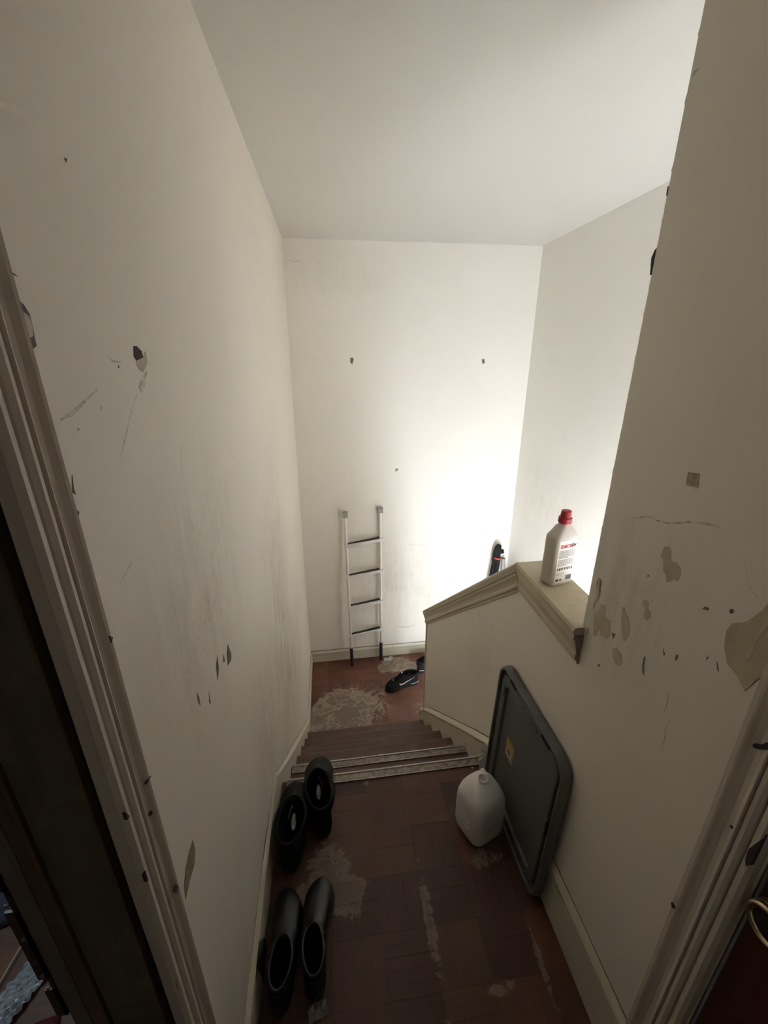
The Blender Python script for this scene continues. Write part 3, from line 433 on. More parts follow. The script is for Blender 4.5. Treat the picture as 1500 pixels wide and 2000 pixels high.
# ------------------------------------------------------------------ marks on the walls: peeled paint, nicks, scuffs (each its own raised flake or groove)
PAR = {'L': W_left, 'R': W_right, 'B': W_back, 'RC': TR, 'LC': TL}
for wl, kind, col, wd, pts in MARKS:
    if kind == 'line':
        V2 = [Vector(p) for p in pts]; a, b = [], []
        for i, p in enumerate(V2):
            t = (V2[min(i+1, len(V2)-1)]-V2[max(i-1, 0)]).normalized(); nrm = Vector((-t.y, t.x)); q = wd*.5*(.35 if i in (0, len(V2)-1) else random.uniform(.6, 1.2))
            a.append(p+nrm*q); b.append(p-nrm*q)
        pts = [tuple(p) for p in a+b[::-1]]
    cmax = max(cas_depth((p[0]-.352)/.094 if wl == 'RC' else (p[0]-.378)/.079) for p in pts)
    def place(p, d):
        if wl == 'L': return (xl(p[0], p[1])+d, p[0], p[1])
        if wl == 'R': return (XR-d, p[0], p[1])
        if wl == 'RC': return (XR-cmax-d*.8, max(p[0], .3535), p[1])
        if wl == 'LC': return (-.266+cmax+d*.8, max(p[0], .380), p[1])
        return (p[0], YB-d, p[1])
    bm = bmesh.new()
    if kind == 'line':
        n = len(pts)//2; L = pts[:n]; Rr = pts[n:][::-1]
        for i in range(n-1):
            q = [bm.verts.new(place(p, .0009)) for p in (L[i], L[i+1], Rr[i+1], Rr[i])]; bm.faces.new(q)
            q2 = [bm.verts.new(place(p, -.0005)) for p in (L[i], L[i+1], Rr[i+1], Rr[i])]; bm.faces.new(q2[::-1])
    else:
        d1 = .0008 if col != 'cream' else .0014
        if wl in ('RC', 'LC'): d1 = .001
        prism(bm, pts, lambda p: place(p, d1), lambda p: place(p, -.004))
        bmesh.ops.triangulate(bm, faces=[f for f in bm.faces if len(f.verts) > 4])
    new_obj('scuff_mark' if kind == 'line' else 'paint_chip', bm, CH[col], PAR[wl])
# torn plaster corner of the stub wall
bm = bmesh.new(); prism(bm, [(.8775, 1.868), (.884, 1.865), (.890, 1.852), (.884, 1.822), (.881, 1.842), (.8775, 1.85)], lambda p: (XR+.001, p[0], p[1]), lambda p: (XR+.012, p[0], p[1])); new_obj('torn_edge', bm, CH['black'], W_right)
rn0 = random.Random(11)
for z in (2.17, 2.08, 1.985, 1.93, 1.905, 1.80, 1.75, 1.66, 1.42, 1.28, 1.17, 1.09):
    hh = rn0.uniform(.006, .018); bm = bmesh.new(); prism(bm, [(.8775, z), (.8795+rn0.uniform(0, .0012), z+hh*.3), (.8790, z+hh*.8), (.8775, z+hh)], lambda p: (XR, p[0], p[1]), lambda p: (XR+.006, p[0], p[1])); new_obj('torn_edge', bm, M_wr, W_right)
# bigger gouge hole on the left wall gets a raised torn lip
# ------------------------------------------------------------------ aluminium ladder
M_lad = plain('ladder_aluminium', (.78, .75, .70), .45, .45, .06, 30); M_rub = plain('black_rubber', (.016, .013, .012), .6)
LD = tag(empty('ladder', (.29, 3.23, ZF)), 'small silver aluminium ladder with black feet leaning on the back wall', 'ladder')
RL0, RL1 = Vector((.153, 3.202, ZF)), Vector((.137, 3.268, .405)); RR0, RR1 = Vector((.422, 3.245, ZF)), Vector((.424, 3.282, .425))
for a, b in ((RL0, RL1), (RR0, RR1)):
    bm = bmesh.new(); tube(bm, [a.lerp(b, .02), b], .0115, 16); rel(new_obj('rail', bm, M_lad, smooth=False), LD)
    bm = bmesh.new(); c = a.lerp(b, .135); tube(bm, [a.lerp(b, .006), a.lerp(b, .03), c], [.0165, .0150, .0145], 16); f = rel(new_obj('rubber_foot', bm, M_rub), LD); f['label'] = 'black rubber foot sleeve'
    bm = bmesh.new(); box(bm, b.x-.021, b.x+.021, b.y-.022, b.y+.020, b.z-.012, b.z+.032); hk = rel(new_obj('end_hook', bm, plain('grey_plastic_cap', (.33, .31, .28), .6), bevel=.004), LD)
for zc_ in (.155, -.128, -.418, -.703):
    t = (zc_-ZF)/(RL1.z-ZF); a = RL0.lerp(RL1, t); b = RR0.lerp(RR1, t); a = a+Vector((-.018, 0, -.008)); b = b+Vector((.020, 0, .010))
    bm = bmesh.new(); sweep(bm, [(-.020, -.015), (.018, -.015), (.018, .010), (-.020, .010)], [lambda p, a=a: (a.x, a.y+p[0]-.002, a.z+p[1]), lambda p, b=b: (b.x, b.y+p[0]-.002, b.z+p[1])])
    rg = rel(new_obj('rung', bm, M_lad, bevel=.003), LD)
    bm = bmesh.new(); a2 = a+Vector((.02, 0, .0)); b2 = b+Vector((-.02, 0, 0)); sweep(bm, [(-.006, .0100), (.018, .0100), (.018, .0140), (-.006, .0140)], [lambda p: (a2.x, a2.y+p[0]-.002, a2.z+p[1]), lambda p: (b2.x, b2.y+p[0]-.002, b2.z+p[1])])
    gp = new_obj('grip_strip', bm, M_rub, rg); gp['label'] = 'black rubber tread strip'
# ------------------------------------------------------------------ things standing in the corner behind the half wall
M_blk = plain('black_plastic', (.010, .0095, .0095), .75, spec=.2)
TP = tag(empty('folded_tripod', (1.36, 3.2, ZF)), 'folded black tripod leaning in the bright corner beyond the half wall', 'tripod')
top = Vector((1.440, 3.235, .045))
for q, (bx, by) in enumerate(((1.345, 3.19), (1.385, 3.17), (1.36, 3.13))):
    f = Vector((bx-.03, by, ZF+.012)); d = (top-f)
    for s0, s1, r in ((0, .4, .013), (.33, .72, .016), (.66, .93, .020)):
        bm = bmesh.new(); o_ = Vector((.011*(q-1), -.008*(q == 2), 0)); tube(bm, [f+d*s0+o_, f+d*s1+o_], r, 12); l = rel(new_obj('leg', bm, M_blk), TP)
    bm = bmesh.new(); tube(bm, [f, f+d*.02], .013, 12); rel(new_obj('leg_tip', bm, M_rub), TP)
bm = bmesh.new(); tube(bm, [top+Vector((-.018, 0, -.12)), top+Vector((-.006, 0, -.03)), top+Vector((.0, 0, .015)), top+Vector((.003, 0, .035))], [.032, .034, .027, .018], 16); rel(new_obj('centre_post', bm, M_blk, smooth=True), TP)
bm = bmesh.new(); tube(bm, [top+Vector((-.006, -.012, -.088)), top+Vector((-.004, -.012, -.076))], .0345, 16); r_ = rel(new_obj('collar', bm, plain('red_plastic', (.35, .03, .02), .4)), TP); r_['label'] = 'red ring'
bm = bmesh.new(); tube(bm, [top+Vector((.004, -.006, -.028)), top+Vector((.046, -.012, -.026))], [.019, .020], 14); rel(new_obj('knob', bm, M_blk, bevel=.003), TP)
WP = tag(empty('plastic_pipe', (1.53, 3.17, ZF)), 'white plastic pipe leaning in the corner right of the black tripod', 'pipe')
bm = bmesh.new(); tube(bm, [(1.522, 3.10, ZF), (1.507, 3.262, -.070)], .019, 20); rel(new_obj('pipe_body', bm, plain('white_pvc', (.27, .245, .20), .4, 0, .05)), WP)
bm = bmesh.new(); tube(bm, [(1.507, 3.262, -.0705), (1.507, 3.2622, -.068)], .0150, 20); rel(new_obj('pipe_mouth', bm, M_gap), WP)
HK = tag(empty('white_clip', (1.535, 3.2, -.2)), 'small white plastic hanger clip beside the white pipe', 'clip')
bm = bmesh.new(); pts = [(1.546+.010*math.cos(a), 3.275, -.175+.022*math.sin(a)) for a in [i*math.pi/8 for i in range(-3, 14)]]; tube(bm, pts, .004, 8); tube(bm, [(1.546, 3.275, -.195), (1.553, 3.28, -.35), (1.555, 3.285, ZF+.003)], .007, 10); rel(new_obj('clip_body', bm, plain('white_plastic_clip', (.78, .74, .7), .4, 0, .05), smooth=True), HK)

# ------------------------------------------------------------------ bottle on the half wall
M_bot = plain('white_bottle_plastic', (.62, .57, .50), .38, 0, .06, 8)
B0 = Vector((.651, 1.065, 1.012)); ux = Vector((.083, .020, 0)).normalized(); BO = empty('bottle', (B0.x, B0.y, B0.z), math.atan2(ux.y, ux.x))
tag(BO, 'white plastic lighter fluid bottle with a red cap on the half wall cap', 'bottle')
BW, BD = .086, .054
def rrect(hx, hy, r, z, cx=0, cy=0, n=5):
    r = min(r, hx*.999, hy*.999); out = []
    for qx, qy, a0 in ((1, 1, 0), (-1, 1, 90), (-1, -1, 180), (1, -1, 270)):
        for i in range(n): a = math.radians(a0+90*i/(n-1)); out.append((cx+qx*(hx-r)+r*math.cos(a), cy+qy*(hy-r)+r*math.sin(a), z))
    return out
bm = bmesh.new(); cx, cy = BW/2, BD/2
loft(bm, [rrect(BW/2-.004, BD/2-.004, .010, 0, cx, cy), rrect(BW/2-.0008, BD/2-.0008, .012, .004, cx, cy), rrect(BW/2, BD/2, .012, .010, cx, cy), rrect(BW/2, BD/2, .012, .150, cx, cy), rrect(BW/2-.0005, BD/2-.0005, .013, .158, cx, cy), rrect(BW/2-.005, BD/2-.004, .015, .166, cx, cy), rrect(.022, .018, .012, .186, cx, cy), rrect(.0135, .0125, .012, .193, cx, cy), rrect(.0125, .0125, .0125, .203, cx, cy)])
body = new_obj('body', bm, M_bot, BO, smooth=True)
for z in (.03, .058, .086, .114): one_box('side_rib', M_bot, -.0006, .001, .012, BD-.012, z, z+.0035, parent=body)
M_red = plain('red_cap_plastic', (.36, .013, .020), .36, 0, .1)
bm = bmesh.new(); tube(bm, [(cx, cy, .196), (cx, cy, .198), (cx, cy, .212), (cx, cy, .2125)], [.0185, .0195, .0190, .0165], 28); tube(bm, [(cx, cy, .2125), (cx, cy, .2135), (cx+.001, cy, .230), (cx+.001, cy, .2325), (cx+.001, cy, .233)], [.0150, .0155, .0145, .0135, .011], 28)
cap_ = new_obj('cap', bm, M_red, BO); cap_['label'] = 'red screw cap'
bm = bmesh.new(); tube(bm, [(cx+.015+.007*math.cos(a), cy, .221+.008*math.sin(a)) for a in [i*math.pi/8-math.pi*.6 for i in range(11)]], .0012, 8); lp_ = new_obj('tether_loop', bm, plain('pale_tether', (.6, .5, .48), .4), cap_)
M_lab = plain('paper_label', (.74, .67, .59), .5, 0, .04, 12)
bm = bmesh.new(); box(bm, .010, BW-.006, -.0006, .004, .012, .150); lab = new_obj('label_panel', bm, M_lab, BO); lab['label'] = 'printed off-white label'
M_ink = plain('grey_ink', (.17, .145, .125), .6); M_inkd = plain('black_ink', (.045, .04, .04), .6); M_inkr = plain('red_ink', (.42, .02, .03), .6)
bm = bmesh.new(); rnd = random.Random(3)
def textlines(x0, x1, z1, n, dz, h, gap=.16):
    for i in range(n):
        x = x0
        while x < x1:
            l = rnd.uniform(.003, .009); e = min(x1, x+l)
            if i == n-1 and x > x0+(x1-x0)*.6: break
            box(bm, x, e, -.0009, -.0002, z1-i*dz-h, z1-i*dz); x = e+.0011
textlines(.014, .072, .1185, 7, .0038, .0019); textlines(.014, .072, .0885, 6, .0038, .0019); textlines(.014, .058, .0445, 1, .003, .0016); textlines(.014, .05, .0385, 1, .003, .0012)
tx = new_obj('fine_print', bm, M_ink, lab); tx['kind'] = 'stuff'
bm = bmesh.new()
for i in range(9): box(bm, .015+i*.0064, .015+i*.0064+rnd.uniform(.003, .0048), -.0009, -.0002, .052+rnd.uniform(0, .002), .062)
for i in range(14):
    x = .052+i*.0015; box(bm, x, x+rnd.uniform(.0005, .0011), -.0009, -.0002, .018, .034)
box(bm, .015, .026, -.0009, -.0002, .0175, .0245); box(bm, .030, .037, -.0009, -.0002, .018, .023)
tx2 = new_obj('bold_print', bm, M_inkd, lab); tx2['kind'] = 'stuff'
def text(s, size, mat, parent, mtx, shear=0, sx=1, off=0):
    c = bpy.data.curves.new('lettering', 'FONT'); c.body = s; c.size = size; c.extrude = .0003; c.shear = shear; c.offset = off; c.resolution_u = 3
    t = bpy.data.objects.new('t', c); COL.objects.link(t); bpy.context.view_layer.update()
    me = bpy.data.meshes.new_from_object(t.evaluated_get(bpy.context.evaluated_depsgraph_get())); bpy.data.objects.remove(t); me.transform(Matrix.Diagonal((sx, 1, 1, 1))); me.transform(mtx); me.materials.clear(); me.materials.append(mat)
    o = bpy.data.objects.new('lettering', me); COL.objects.link(o); o.parent = parent; return o
RX = Matrix.Rotation(math.pi/2, 4, 'X')
t1 = text('CHARCOAL', .0155, M_inkr, lab, Matrix.Translation((.0155, -.0009, .1265)) @ RX, 0, .56, .0005); t1['label'] = 'red lettering'
t2 = text('King', .0150, M_inkd, lab, Matrix.Translation((.0545, -.0013, .1285)) @ RX, .45, .62, .0003); t2['label'] = 'black slanted lettering'
bm = bmesh.new()
for a, b, c_ in ((.004, .047, .1625), (.008, .043, .163), (.012, .046, .1605)):
    tube(bm, [(a, b-.02, c_-.004), (a+.004, b-.021, c_-.0036)], .0024, 6)
new_obj('ink_spot', bm, M_ink, body)
# ------------------------------------------------------------------ milk jug
M_jug, nt, p = new_mat('milky_jug_plastic'); p.inputs['Base Color'].default_value = (.72, .69, .67, 1); p.inputs['Roughness'].default_value = .36
p.inputs['Subsurface Weight'].default_value = .25; p.inputs['Subsurface Radius'].default_value = (.02, .02, .02); p.inputs['Subsurface Scale'].default_value = .5
JG = tag(empty('milk_jug', (.503, 1.054, .001), math.radians(21)), 'empty translucent white gallon jug without cap, beside the leaning grey lid', 'jug')
bm = bmesh.new()
def rr(h, r, z, cx=0, cy=0): return rrect(h, h, r, z, cx, cy, 7)
loft(bm, [rr(.045, .02, .006), rr(.058, .030, .0), rr(.068, .034, .008), rr(.0715, .036, .026), rr(.0725, .037, .09), rr(.0725, .038, .140), rr(.0715, .040, .165), rr(.068, .044, .185), rr(.060, .044, .203, .002, .002), rr(.047, .040, .217, .004, .004), rr(.032, .030, .227, .005, .005), rr(.0215, .021, .2315, .005, .005), rr(.0180, .0178, .2330, .005, .005), rr(.0180, .0178, .239, .005, .005), rr(.0195, .0193, .2395, .005, .005), rr(.0195, .0193, .242, .005, .005), rr(.0155, .0153, .2425, .005, .005), rr(.0150, .0148, .222, .005, .005)], True, True)
jb = new_obj('body', bm, M_jug, JG, smooth=True)
for poly in jb.data.polygons: poly.use_smooth = True
bm = bmesh.new(); tube(bm, [(.020, .020, .219), (.034, .036, .212), (.050, .052, .192), (.058, .059, .160), (.054, .054, .120)], [.009, .0115, .013, .013, .011], 12); new_obj('handle', bm, M_jug, JG, smooth=True)
for d_ in (-1, 1):
    for s_ in (0, 1):
        bm = bmesh.new()
        x = .0728*d_
        f = (lambda u, z: (x, u, z)) if s_ else (lambda u, z: (u, x, z))
        tube(bm, [f(.032*math.cos(t), .085+.032*math.sin(t)) for t in [i*math.pi/10 for i in range(21)]], .0007, 6)
        new_obj('side_dimple', bm, M_jug, jb, smooth=True)
bm = bmesh.new(); v = [bm.verts.new(q) for q in ((.02, .004, .240), (.027, .006, .256), (.024, .010, .241), (.021, .008, .239))]; bm.faces.new(v[:3]); bm.faces.new((v[0], v[1], v[3])); bm.faces.new((v[1], v[2], v[3])); bm.faces.new((v[0], v[3], v[2])); new_obj('torn_seal', bm, M_jug, JG)

# ------------------------------------------------------------------ grey tote lid leaning on the wall
M_lid = plain('grey_lid_plastic', (.130, .131, .124), .42, 0, .12, 8, .1, 300)
M_lid2 = plain('grey_lid_panel', (.100, .098, .093), .5, 0, .08, 8, .15, 400)
LI = tag(empty('storage_lid', (.607, .786, .002)), 'large grey plastic tote lid standing on its side against the wall, small yellow sticker', 'lid')
LW, LH, LT = .460, .605, .032
tilt = math.atan2(.020, LH)
Mt = Matrix(((-1, 0, 0), (0, 1, 0), (0, 0, 1))).to_4x4()
def lid_ring(inset, depth, r, n=7):                # u along +y, v up, depth out of the wall (towards -x)
    out = []
    for (qx, qy, a0) in ((1, 1, 0), (-1, 1, 90), (-1, -1, 180), (1, -1, 270)):
        hx, hy = LW/2-inset, LH/2-inset
        for i in range(n):
            a = math.radians(a0+90*i/(n-1)); u = LW/2+qx*(hx-r)+r*math.cos(a); v = LH/2+qy*(hy-r)+r*math.sin(a)
            out.append((v*math.sin(tilt)-depth*math.cos(tilt), u, v*math.cos(tilt)+depth*math.sin(tilt)))
    return out
bm = bmesh.new()
loft(bm, [lid_ring(.003, -.008, .060), lid_ring(.0, -.010, .062), lid_ring(.0, -.002, .062), lid_ring(.003, .013, .060), lid_ring(.0045, .0165, .058), lid_ring(.008, .0175, .056), lid_ring(.0125, .0165, .052), lid_ring(.015, .001, .050), lid_ring(.024, .000, .046), lid_ring(.0245, -.004, .045), lid_ring(.0275, -.004, .044), lid_ring(.028, .004, .043)], True, False)
lidb = new_obj('rim', bm, M_lid, LI, smooth=True)
es = lidb.modifiers.new('es', 'EDGE_SPLIT'); es.split_angle = math.radians(50)
bm = bmesh.new()
loft(bm, [lid_ring(.028, -.004, .043), lid_ring(.029, .010, .042), lid_ring(.032, .0135, .040), lid_ring(.064, .0140, .024), lid_ring(.069, .0045, .020)], True, True)
pn = new_obj('panel', bm, M_lid2, LI, smooth=True); es = pn.modifiers.new('es', 'EDGE_SPLIT'); es.split_angle = math.radians(35)
def lpt(u, v, d): return (v*math.sin(tilt)-d*math.cos(tilt), u, v*math.cos(tilt)+d*math.sin(tilt))
for (u, v, du, dv) in ((.155, LH-.037, .020, .006), (.255, LH-.037, .020, .006)):
    bm = bmesh.new(); tri = [(u, v), (u+du, v+dv), (u+du*.1, v-dv*1.3)]; prism(bm, tri, lambda p: lpt(p[0], p[1], .0138), lambda p: lpt(p[0], p[1], .009)); new_obj('notch', bm, M_gap, pn)
for (u0, u1, v0, v1) in ((.09, .14, LH-.031, LH-.024), (.33, .375, LH-.031, LH-.024), (LW-.061, LW-.056, LH-.12, LH-.075), (.024, .031, .30, .35), (LW-.03, LW-.024, .26, .31)):
    bm = bmesh.new(); prism(bm, [(u0, v0), (u1, v0), (u1, v1), (u0, v1)], lambda p: lpt(p[0], p[1], .0142), lambda p: lpt(p[0], p[1], .004)); new_obj('slot', bm, M_gap, pn)
for k, (u, v) in enumerate(((.205, LH-.05), (.36, .04), (.12, .04))):
    bm = bmesh.new(); prism(bm, [(u-.0008, v-.012), (u+.0008, v-.012), (u+.0008, v+.012), (u-.0008, v+.012)], lambda p: lpt(p[0], p[1], .0142), lambda p: lpt(p[0], p[1], .010)); new_obj('groove', bm, M_gap, pn)
# sticker: yellow label with an oval emblem
M_yel = plain('yellow_print', (.50, .33, .045), .45, 0, .1); M_pale = plain('pale_print', (.55, .42, .27), .5, 0, .05)
su, sv = .312, .312
bm = bmesh.new(); prism(bm, [(su-.029, sv-.040), (su+.029, sv-.040), (su+.029, sv+.040), (su-.029, sv+.040)], lambda p: lpt(p[0], p[1], .0052), lambda p: lpt(p[0], p[1], .0035)); sk_ = new_obj('sticker', bm, M_yel, LI); sk_['label'] = 'yellow sticker with an oval emblem'
def disc(r0, r1, d, mat, nm, n=36):
    bm = bmesh.new(); cu, cv = su, sv-.009
    R0 = [bm.verts.new(lpt(cu+r0*math.cos(a), cv+r0*1.05*math.sin(a), d)) for a in [2*math.pi*i/n for i in range(n)]]
    if r1:
        R1 = [bm.verts.new(lpt(cu+r1*math.cos(a), cv+r1*1.05*math.sin(a), d)) for a in [2*math.pi*i/n for i in range(n)]]
        for i in range(n): bm.faces.new((R0[i], R0[(i+1) % n], R1[(i+1) % n], R1[i]))
    else: bm.faces.new(R0)
    return new_obj(nm, bm, mat, sk_)
disc(.0265, 0, .0056, M_pale, 'emblem'); disc(.0275, .0255, .0058, M_inkd, 'emblem_ring'); disc(.0215, .0205, .0060, M_inkd, 'emblem_ring')
bm = bmesh.new(); c0 = (su, sv-.009)
prism(bm, [(c0[0]+.013, c0[1]+.012), (c0[0]+.004, c0[1]+.004), (c0[0]-.002, c0[1]+.009), (c0[0]-.012, c0[1]+.001), (c0[0]-.004, c0[1]-.002), (c0[0]-.008, c0[1]-.014), (c0[0]+.003, c0[1]-.006), (c0[0]+.012, c0[1]-.003)], lambda p: lpt(p[0], p[1], .0062), lambda p: lpt(p[0], p[1], .0057)); new_obj('emblem_figure', bm, M_inkd, sk_)
bm = bmesh.new(); prism(bm, [(su-.024, sv+.0215), (su+.024, sv+.0215), (su+.024, sv+.037), (su-.024, sv+.037)], lambda p: lpt(p[0], p[1], .0056), lambda p: lpt(p[0], p[1], .005)); new_obj('sticker_band', bm, plain('dark_yellow_print', (.42, .26, .03), .45), sk_)

# ------------------------------------------------------------------ crumpled things on the floor
def crumple(name, w, h, nx, ny, amp, mat, loc, rz, label, cat, seed=1, lift=.004, shape=None, thick=.0006):
    rn = random.Random(seed); bm = bmesh.new(); V = []
    for j in range(ny+1):
        for i in range(nx+1):
            x = (i/nx-.5)*w; y = (j/ny-.5)*h
            if shape: x, y = shape(x, y, i/nx, j/ny)
            V.append(bm.verts.new((x+rn.uniform(-1, 1)*w/nx*.28, y+rn.uniform(-1, 1)*h/ny*.28, lift+abs(rn.gauss(0, 1))*amp)))
    for j in range(ny):
        for i in range(nx):
            a = j*(nx+1)+i; bm.faces.new((V[a], V[a+1], V[a+nx+2], V[a+nx+1]))
    o = new_obj(name, bm, mat, None); o.location = loc; o.rotation_euler = (0, 0, rz)
    s = o.modifiers.new('s', 'SOLIDIFY'); s.thickness = thick; s.offset = 1
    return tag(o, label, cat)
M_film = plain('cloudy_plastic_film', (.62, .58, .54), .3, 0, .1, 30); M_paper = plain('grubby_paper', (.22, .18, .17), .8, 0, .3, 60)
crumple('paper_scrap', .052, .034, 6, 4, .005, M_paper, (-.094, .638, .0), .2, 'small torn scrap of pale paper on the landing floor behind the shoes', 'paper', 3)
crumple('plastic_wrapper', .085, .045, 8, 4, .010, plain('shiny_wrapper', (.75, .72, .68), .2, 0, .3, 40, alt=(.25, .26, .26)), (.492, 3.235, ZF), .3, 'crumpled clear plastic wrapper at the right foot of the ladder', 'wrapper', 5)
# crumpled strip of film standing at the stair head between the lid and the skirting
rn = random.Random(4); bm = bmesh.new(); P0 = []
for k in range(12):
    t = k/11; c = Vector((.592+.018*t+rn.uniform(-.002, .002), 1.262+.05*t, .004+.115*t)); wd_ = .006+.012*math.sin(math.pi*min(1, t*1.1+.08))
    P0.append([bm.verts.new(c+Vector((u*wd_, rn.uniform(-.006, .006), rn.uniform(-.004, .004)))) for u in (-1, -.3, .4, 1)])
for A, B_ in zip(P0, P0[1:]):
    for i in range(3): bm.faces.new((A[i], A[i+1], B_[i+1], B_[i]))
fs = new_obj('plastic_film', bm, M_film); s = fs.modifiers.new('s', 'SOLIDIFY'); s.thickness = .0006
tag(fs, 'thin crumpled strip of cloudy plastic between the lid and the stair', 'plastic film')
bm = bmesh.new(); bmesh.ops.create_icosphere(bm, subdivisions=2, radius=.0045); 
for v in bm.verts: v.co *= rn.uniform(.8, 1.15)
pb_ = new_obj('pebble', bm, M_film, smooth=True); pb_.location = (.558, 1.285, .0045); tag(pb_, 'tiny white crumb on the landing by the upper metal strip', 'crumb')

# ------------------------------------------------------------------ shoes
M_lea = plain('black_leather', (.011, .0105, .0105), .44, 0, .3, 14, .25, 160); M_leas = plain('black_suede', (.0075, .007, .0075), .75, 0, .3, 20, .3, 260, spec=.25)
M_sole = plain('black_sole_rubber', (.010, .009, .009), .6); M_ins = plain('dark_lining', (.009, .008, .008), .9, spec=.1); M_wool = plain('white_lining', (.56, .54, .50), .9, 0, .35, 60, .5, 90, alt=(.12, .11, .10))
HW = ([0, .02, .06, .14, .3, .45, .6, .72, .84, .92, .97, 1], [0, .30, .50, .63, .66, .68, .84, .97, .95, .72, .46, 0])
def outline(L, W, side, z, y0=0, y1=None, blend=0, wtop=.6, n=22, infl=1.0, cx=0, zf=None):
    """closed outline from heel y0 to front y1; blend 0 = shape of a sole, 1 = plain ellipse (ankle)"""
    y1 = L if y1 is None else y1; R_, L_ = [], []
    for i in range(n+1):
        s = (1-math.cos(math.pi*i/n))/2; y = y0+(y1-y0)*s
        a = interp(s, *HW)*W/2*infl; e = math.sqrt(max(0, 1-(2*s-1)**2))*W/2*wtop
        hw = a*(1-blend)+e*blend; off = side*W*.10*math.sin(math.pi*min(1, max(0, y/L)))*(1 if y/L > .3 else y/L/.3) + cx
        zz = z if zf is None else z+zf(s)
        R_.append((off+hw, y, zz)); L_.append((off-hw, y, zz))
    return R_+L_[::-1][1:-1]
def make_shoe(name, L, W, side, rings, opening, lining, upper, sole_h=.022, heel_h=.0, sole_mat=None, collar=.0055, foot=.35, pull=False, tilt_zf=None):
    """rings: (z, y0, y1, blend, width factor)"""
    r = empty(name); bm = bmesh.new()
    loft(bm, [outline(L, W, side, z, -.0*L, L, 0, infl=f) for z, f in ((0, .93), (.003, 1.0), (sole_h*.5, 1.04), (sole_h-.004, 1.04), (sole_h, 1.0))])
    new_obj('sole', bm, sole_mat or M_sole, r, smooth=True, bevel=0)
    bm = bmesh.new(); R = [outline(L, W, side, z, y0*L, y1*L, b, wtop=wt, infl=wt if b < 1 else 1, zf=tilt_zf if i == len(rings)-1 else None) for i, (z, y0, y1, b, wt) in enumerate(rings)]
    z, y0, y1, b, wt = rings[-1]
    cxm = (y0+y1)/2*L
    def shrink(ring, k, dz): 
        return [(p[0]-(p[0]-cxx)*k, p[1]-(p[1]-cxm)*k, p[2]+dz) for p in ring]
    cxx = sum(p[0] for p in R[-1])/len(R[-1])
    loft(bm, R+[shrink(R[-1], .05, .003), shrink(R[-1], .13, .001)], True, False); new_obj('upper', bm, upper, r, smooth=True)
    bm = bmesh.new(); top = shrink(R[-1], .13, .001)
    loft(bm, [top, shrink(R[-1], .17, -.012), shrink(R[-1], .20, -(z-sole_h)*.5), shrink(R[-1], .24, -(z-sole_h-.006))], False, True); new_obj('lining', bm, M_ins, r, smooth=True)
    if collar:
        bm = bmesh.new(); c = shrink(R[-1], .05, .0015); m = 8; n = len(c); T = []
        for i in range(n):
            p = Vector(c[i]); t = (Vector(c[(i+1) % n])-Vector(c[i-1])).normalized(); a = Vector((-t.y, t.x, 0)).normalized()
            T.append([bm.verts.new(p+a*collar*math.cos(2*math.pi*j/m)+Vector((0, 0, 1))*collar*math.sin(2*math.pi*j/m)) for j in range(m)])
        for i in range(n):
            for j in range(m): bm.faces.new((T[i][j], T[(i+1) % n][j], T[(i+1) % n][(j+1) % m], T[i][(j+1) % m]))
        new_obj('collar', bm, upper, r, smooth=True)
    if lining:
        bm = bmesh.new(); u0, u1, uw, uz = lining; cxo = side*W*.08
        loft(bm, [[(cxo+uw*math.cos(a)*k, (u0+u1)/2*L+(u1-u0)/2*L*math.sin(a)*k, uz+h) for a in [2*math.pi*i/20 for i in range(20)]] for k, h in ((1, -.004), (.95, 0), (.5, .004), (.1, .005))]); li = new_obj('insole', bm, M_wool, r, smooth=True); li['label'] = 'whitish insole'
    return r
BOOT = [(.018, .0, 1.0, 0, .99), (.030, -.01, 1.0, 0, 1.03), (.044, -.012, .985, 0, 1.02), (.058, -.008, .955, .1, .97), (.070, 0, .90, .25, .93), (.082, .01, .81, .45, .90), (.096, .015, .71, .7, .86), (.112, .012, .62, .9, .82), (.130, .005, .565, 1, .82), (.150, -.005, .55, 1, .86)]
boots = []
for (nm, x, y, rz, side, lab) in (('right', -.074, 1.085, .03, 1, 'black suede ankle boot whose toe sticks out over the top stair, whitish insole showing'),
                                  ('left', -.187, .985, -.02, -1, 'black suede ankle boot against the left skirting, set behind the other boot')):
    b = make_shoe('ankle_boot', .315, .116, -side, BOOT, .5, (.27, .47, .0095, .094), M_leas, sole_h=.020)
    b.location = (x, y, .001); b.rotation_euler = (0, 0, rz); tag(b, lab, 'boot', None); boots.append(b)
    # soft turned-down flap on the outer side and tongue
    bm = bmesh.new()
    for k in range(9):
        pass
    rings = []
    for i in range(13):
        a = math.radians(-70+140*i/12); cx_ = side*.0+(-side)*.011*.6; ex, ey = .047, .085
        px_, py_ = cx_+side*ex*math.cos(a), .087+ey*math.sin(a)
        rings.append([(px_, py_, .152), (px_+side*.010, py_, .146), (px_+side*.013, py_, .128), (px_+side*.010, py_, .112), (px_+side*.004, py_, .116), (px_+side*.002, py_, .140)])
    loft(bm, rings); new_obj('cuff', bm, M_leas, b, smooth=True)
    bm = bmesh.new(); tube(bm, [(-side*.006, .30, .060-.0), (-side*.006, .26, .0775), (-side*.005, .225, .094), (-side*.004, .19, .122)], .0018, 6); new_obj('seam', bm, M_lea, b, smooth=True)
    bm = bmesh.new(); tube(bm, [(-side*.006-.002*side, .166, .125), (-side*.006+.006*side, .145, .118), (-side*.006+.016*side, .115, .108)], [.0009, .0014, .0009], 6); st_ = new_obj('pull_tape', bm, M_wool, b, smooth=True); st_['label'] = 'pale thin tape'
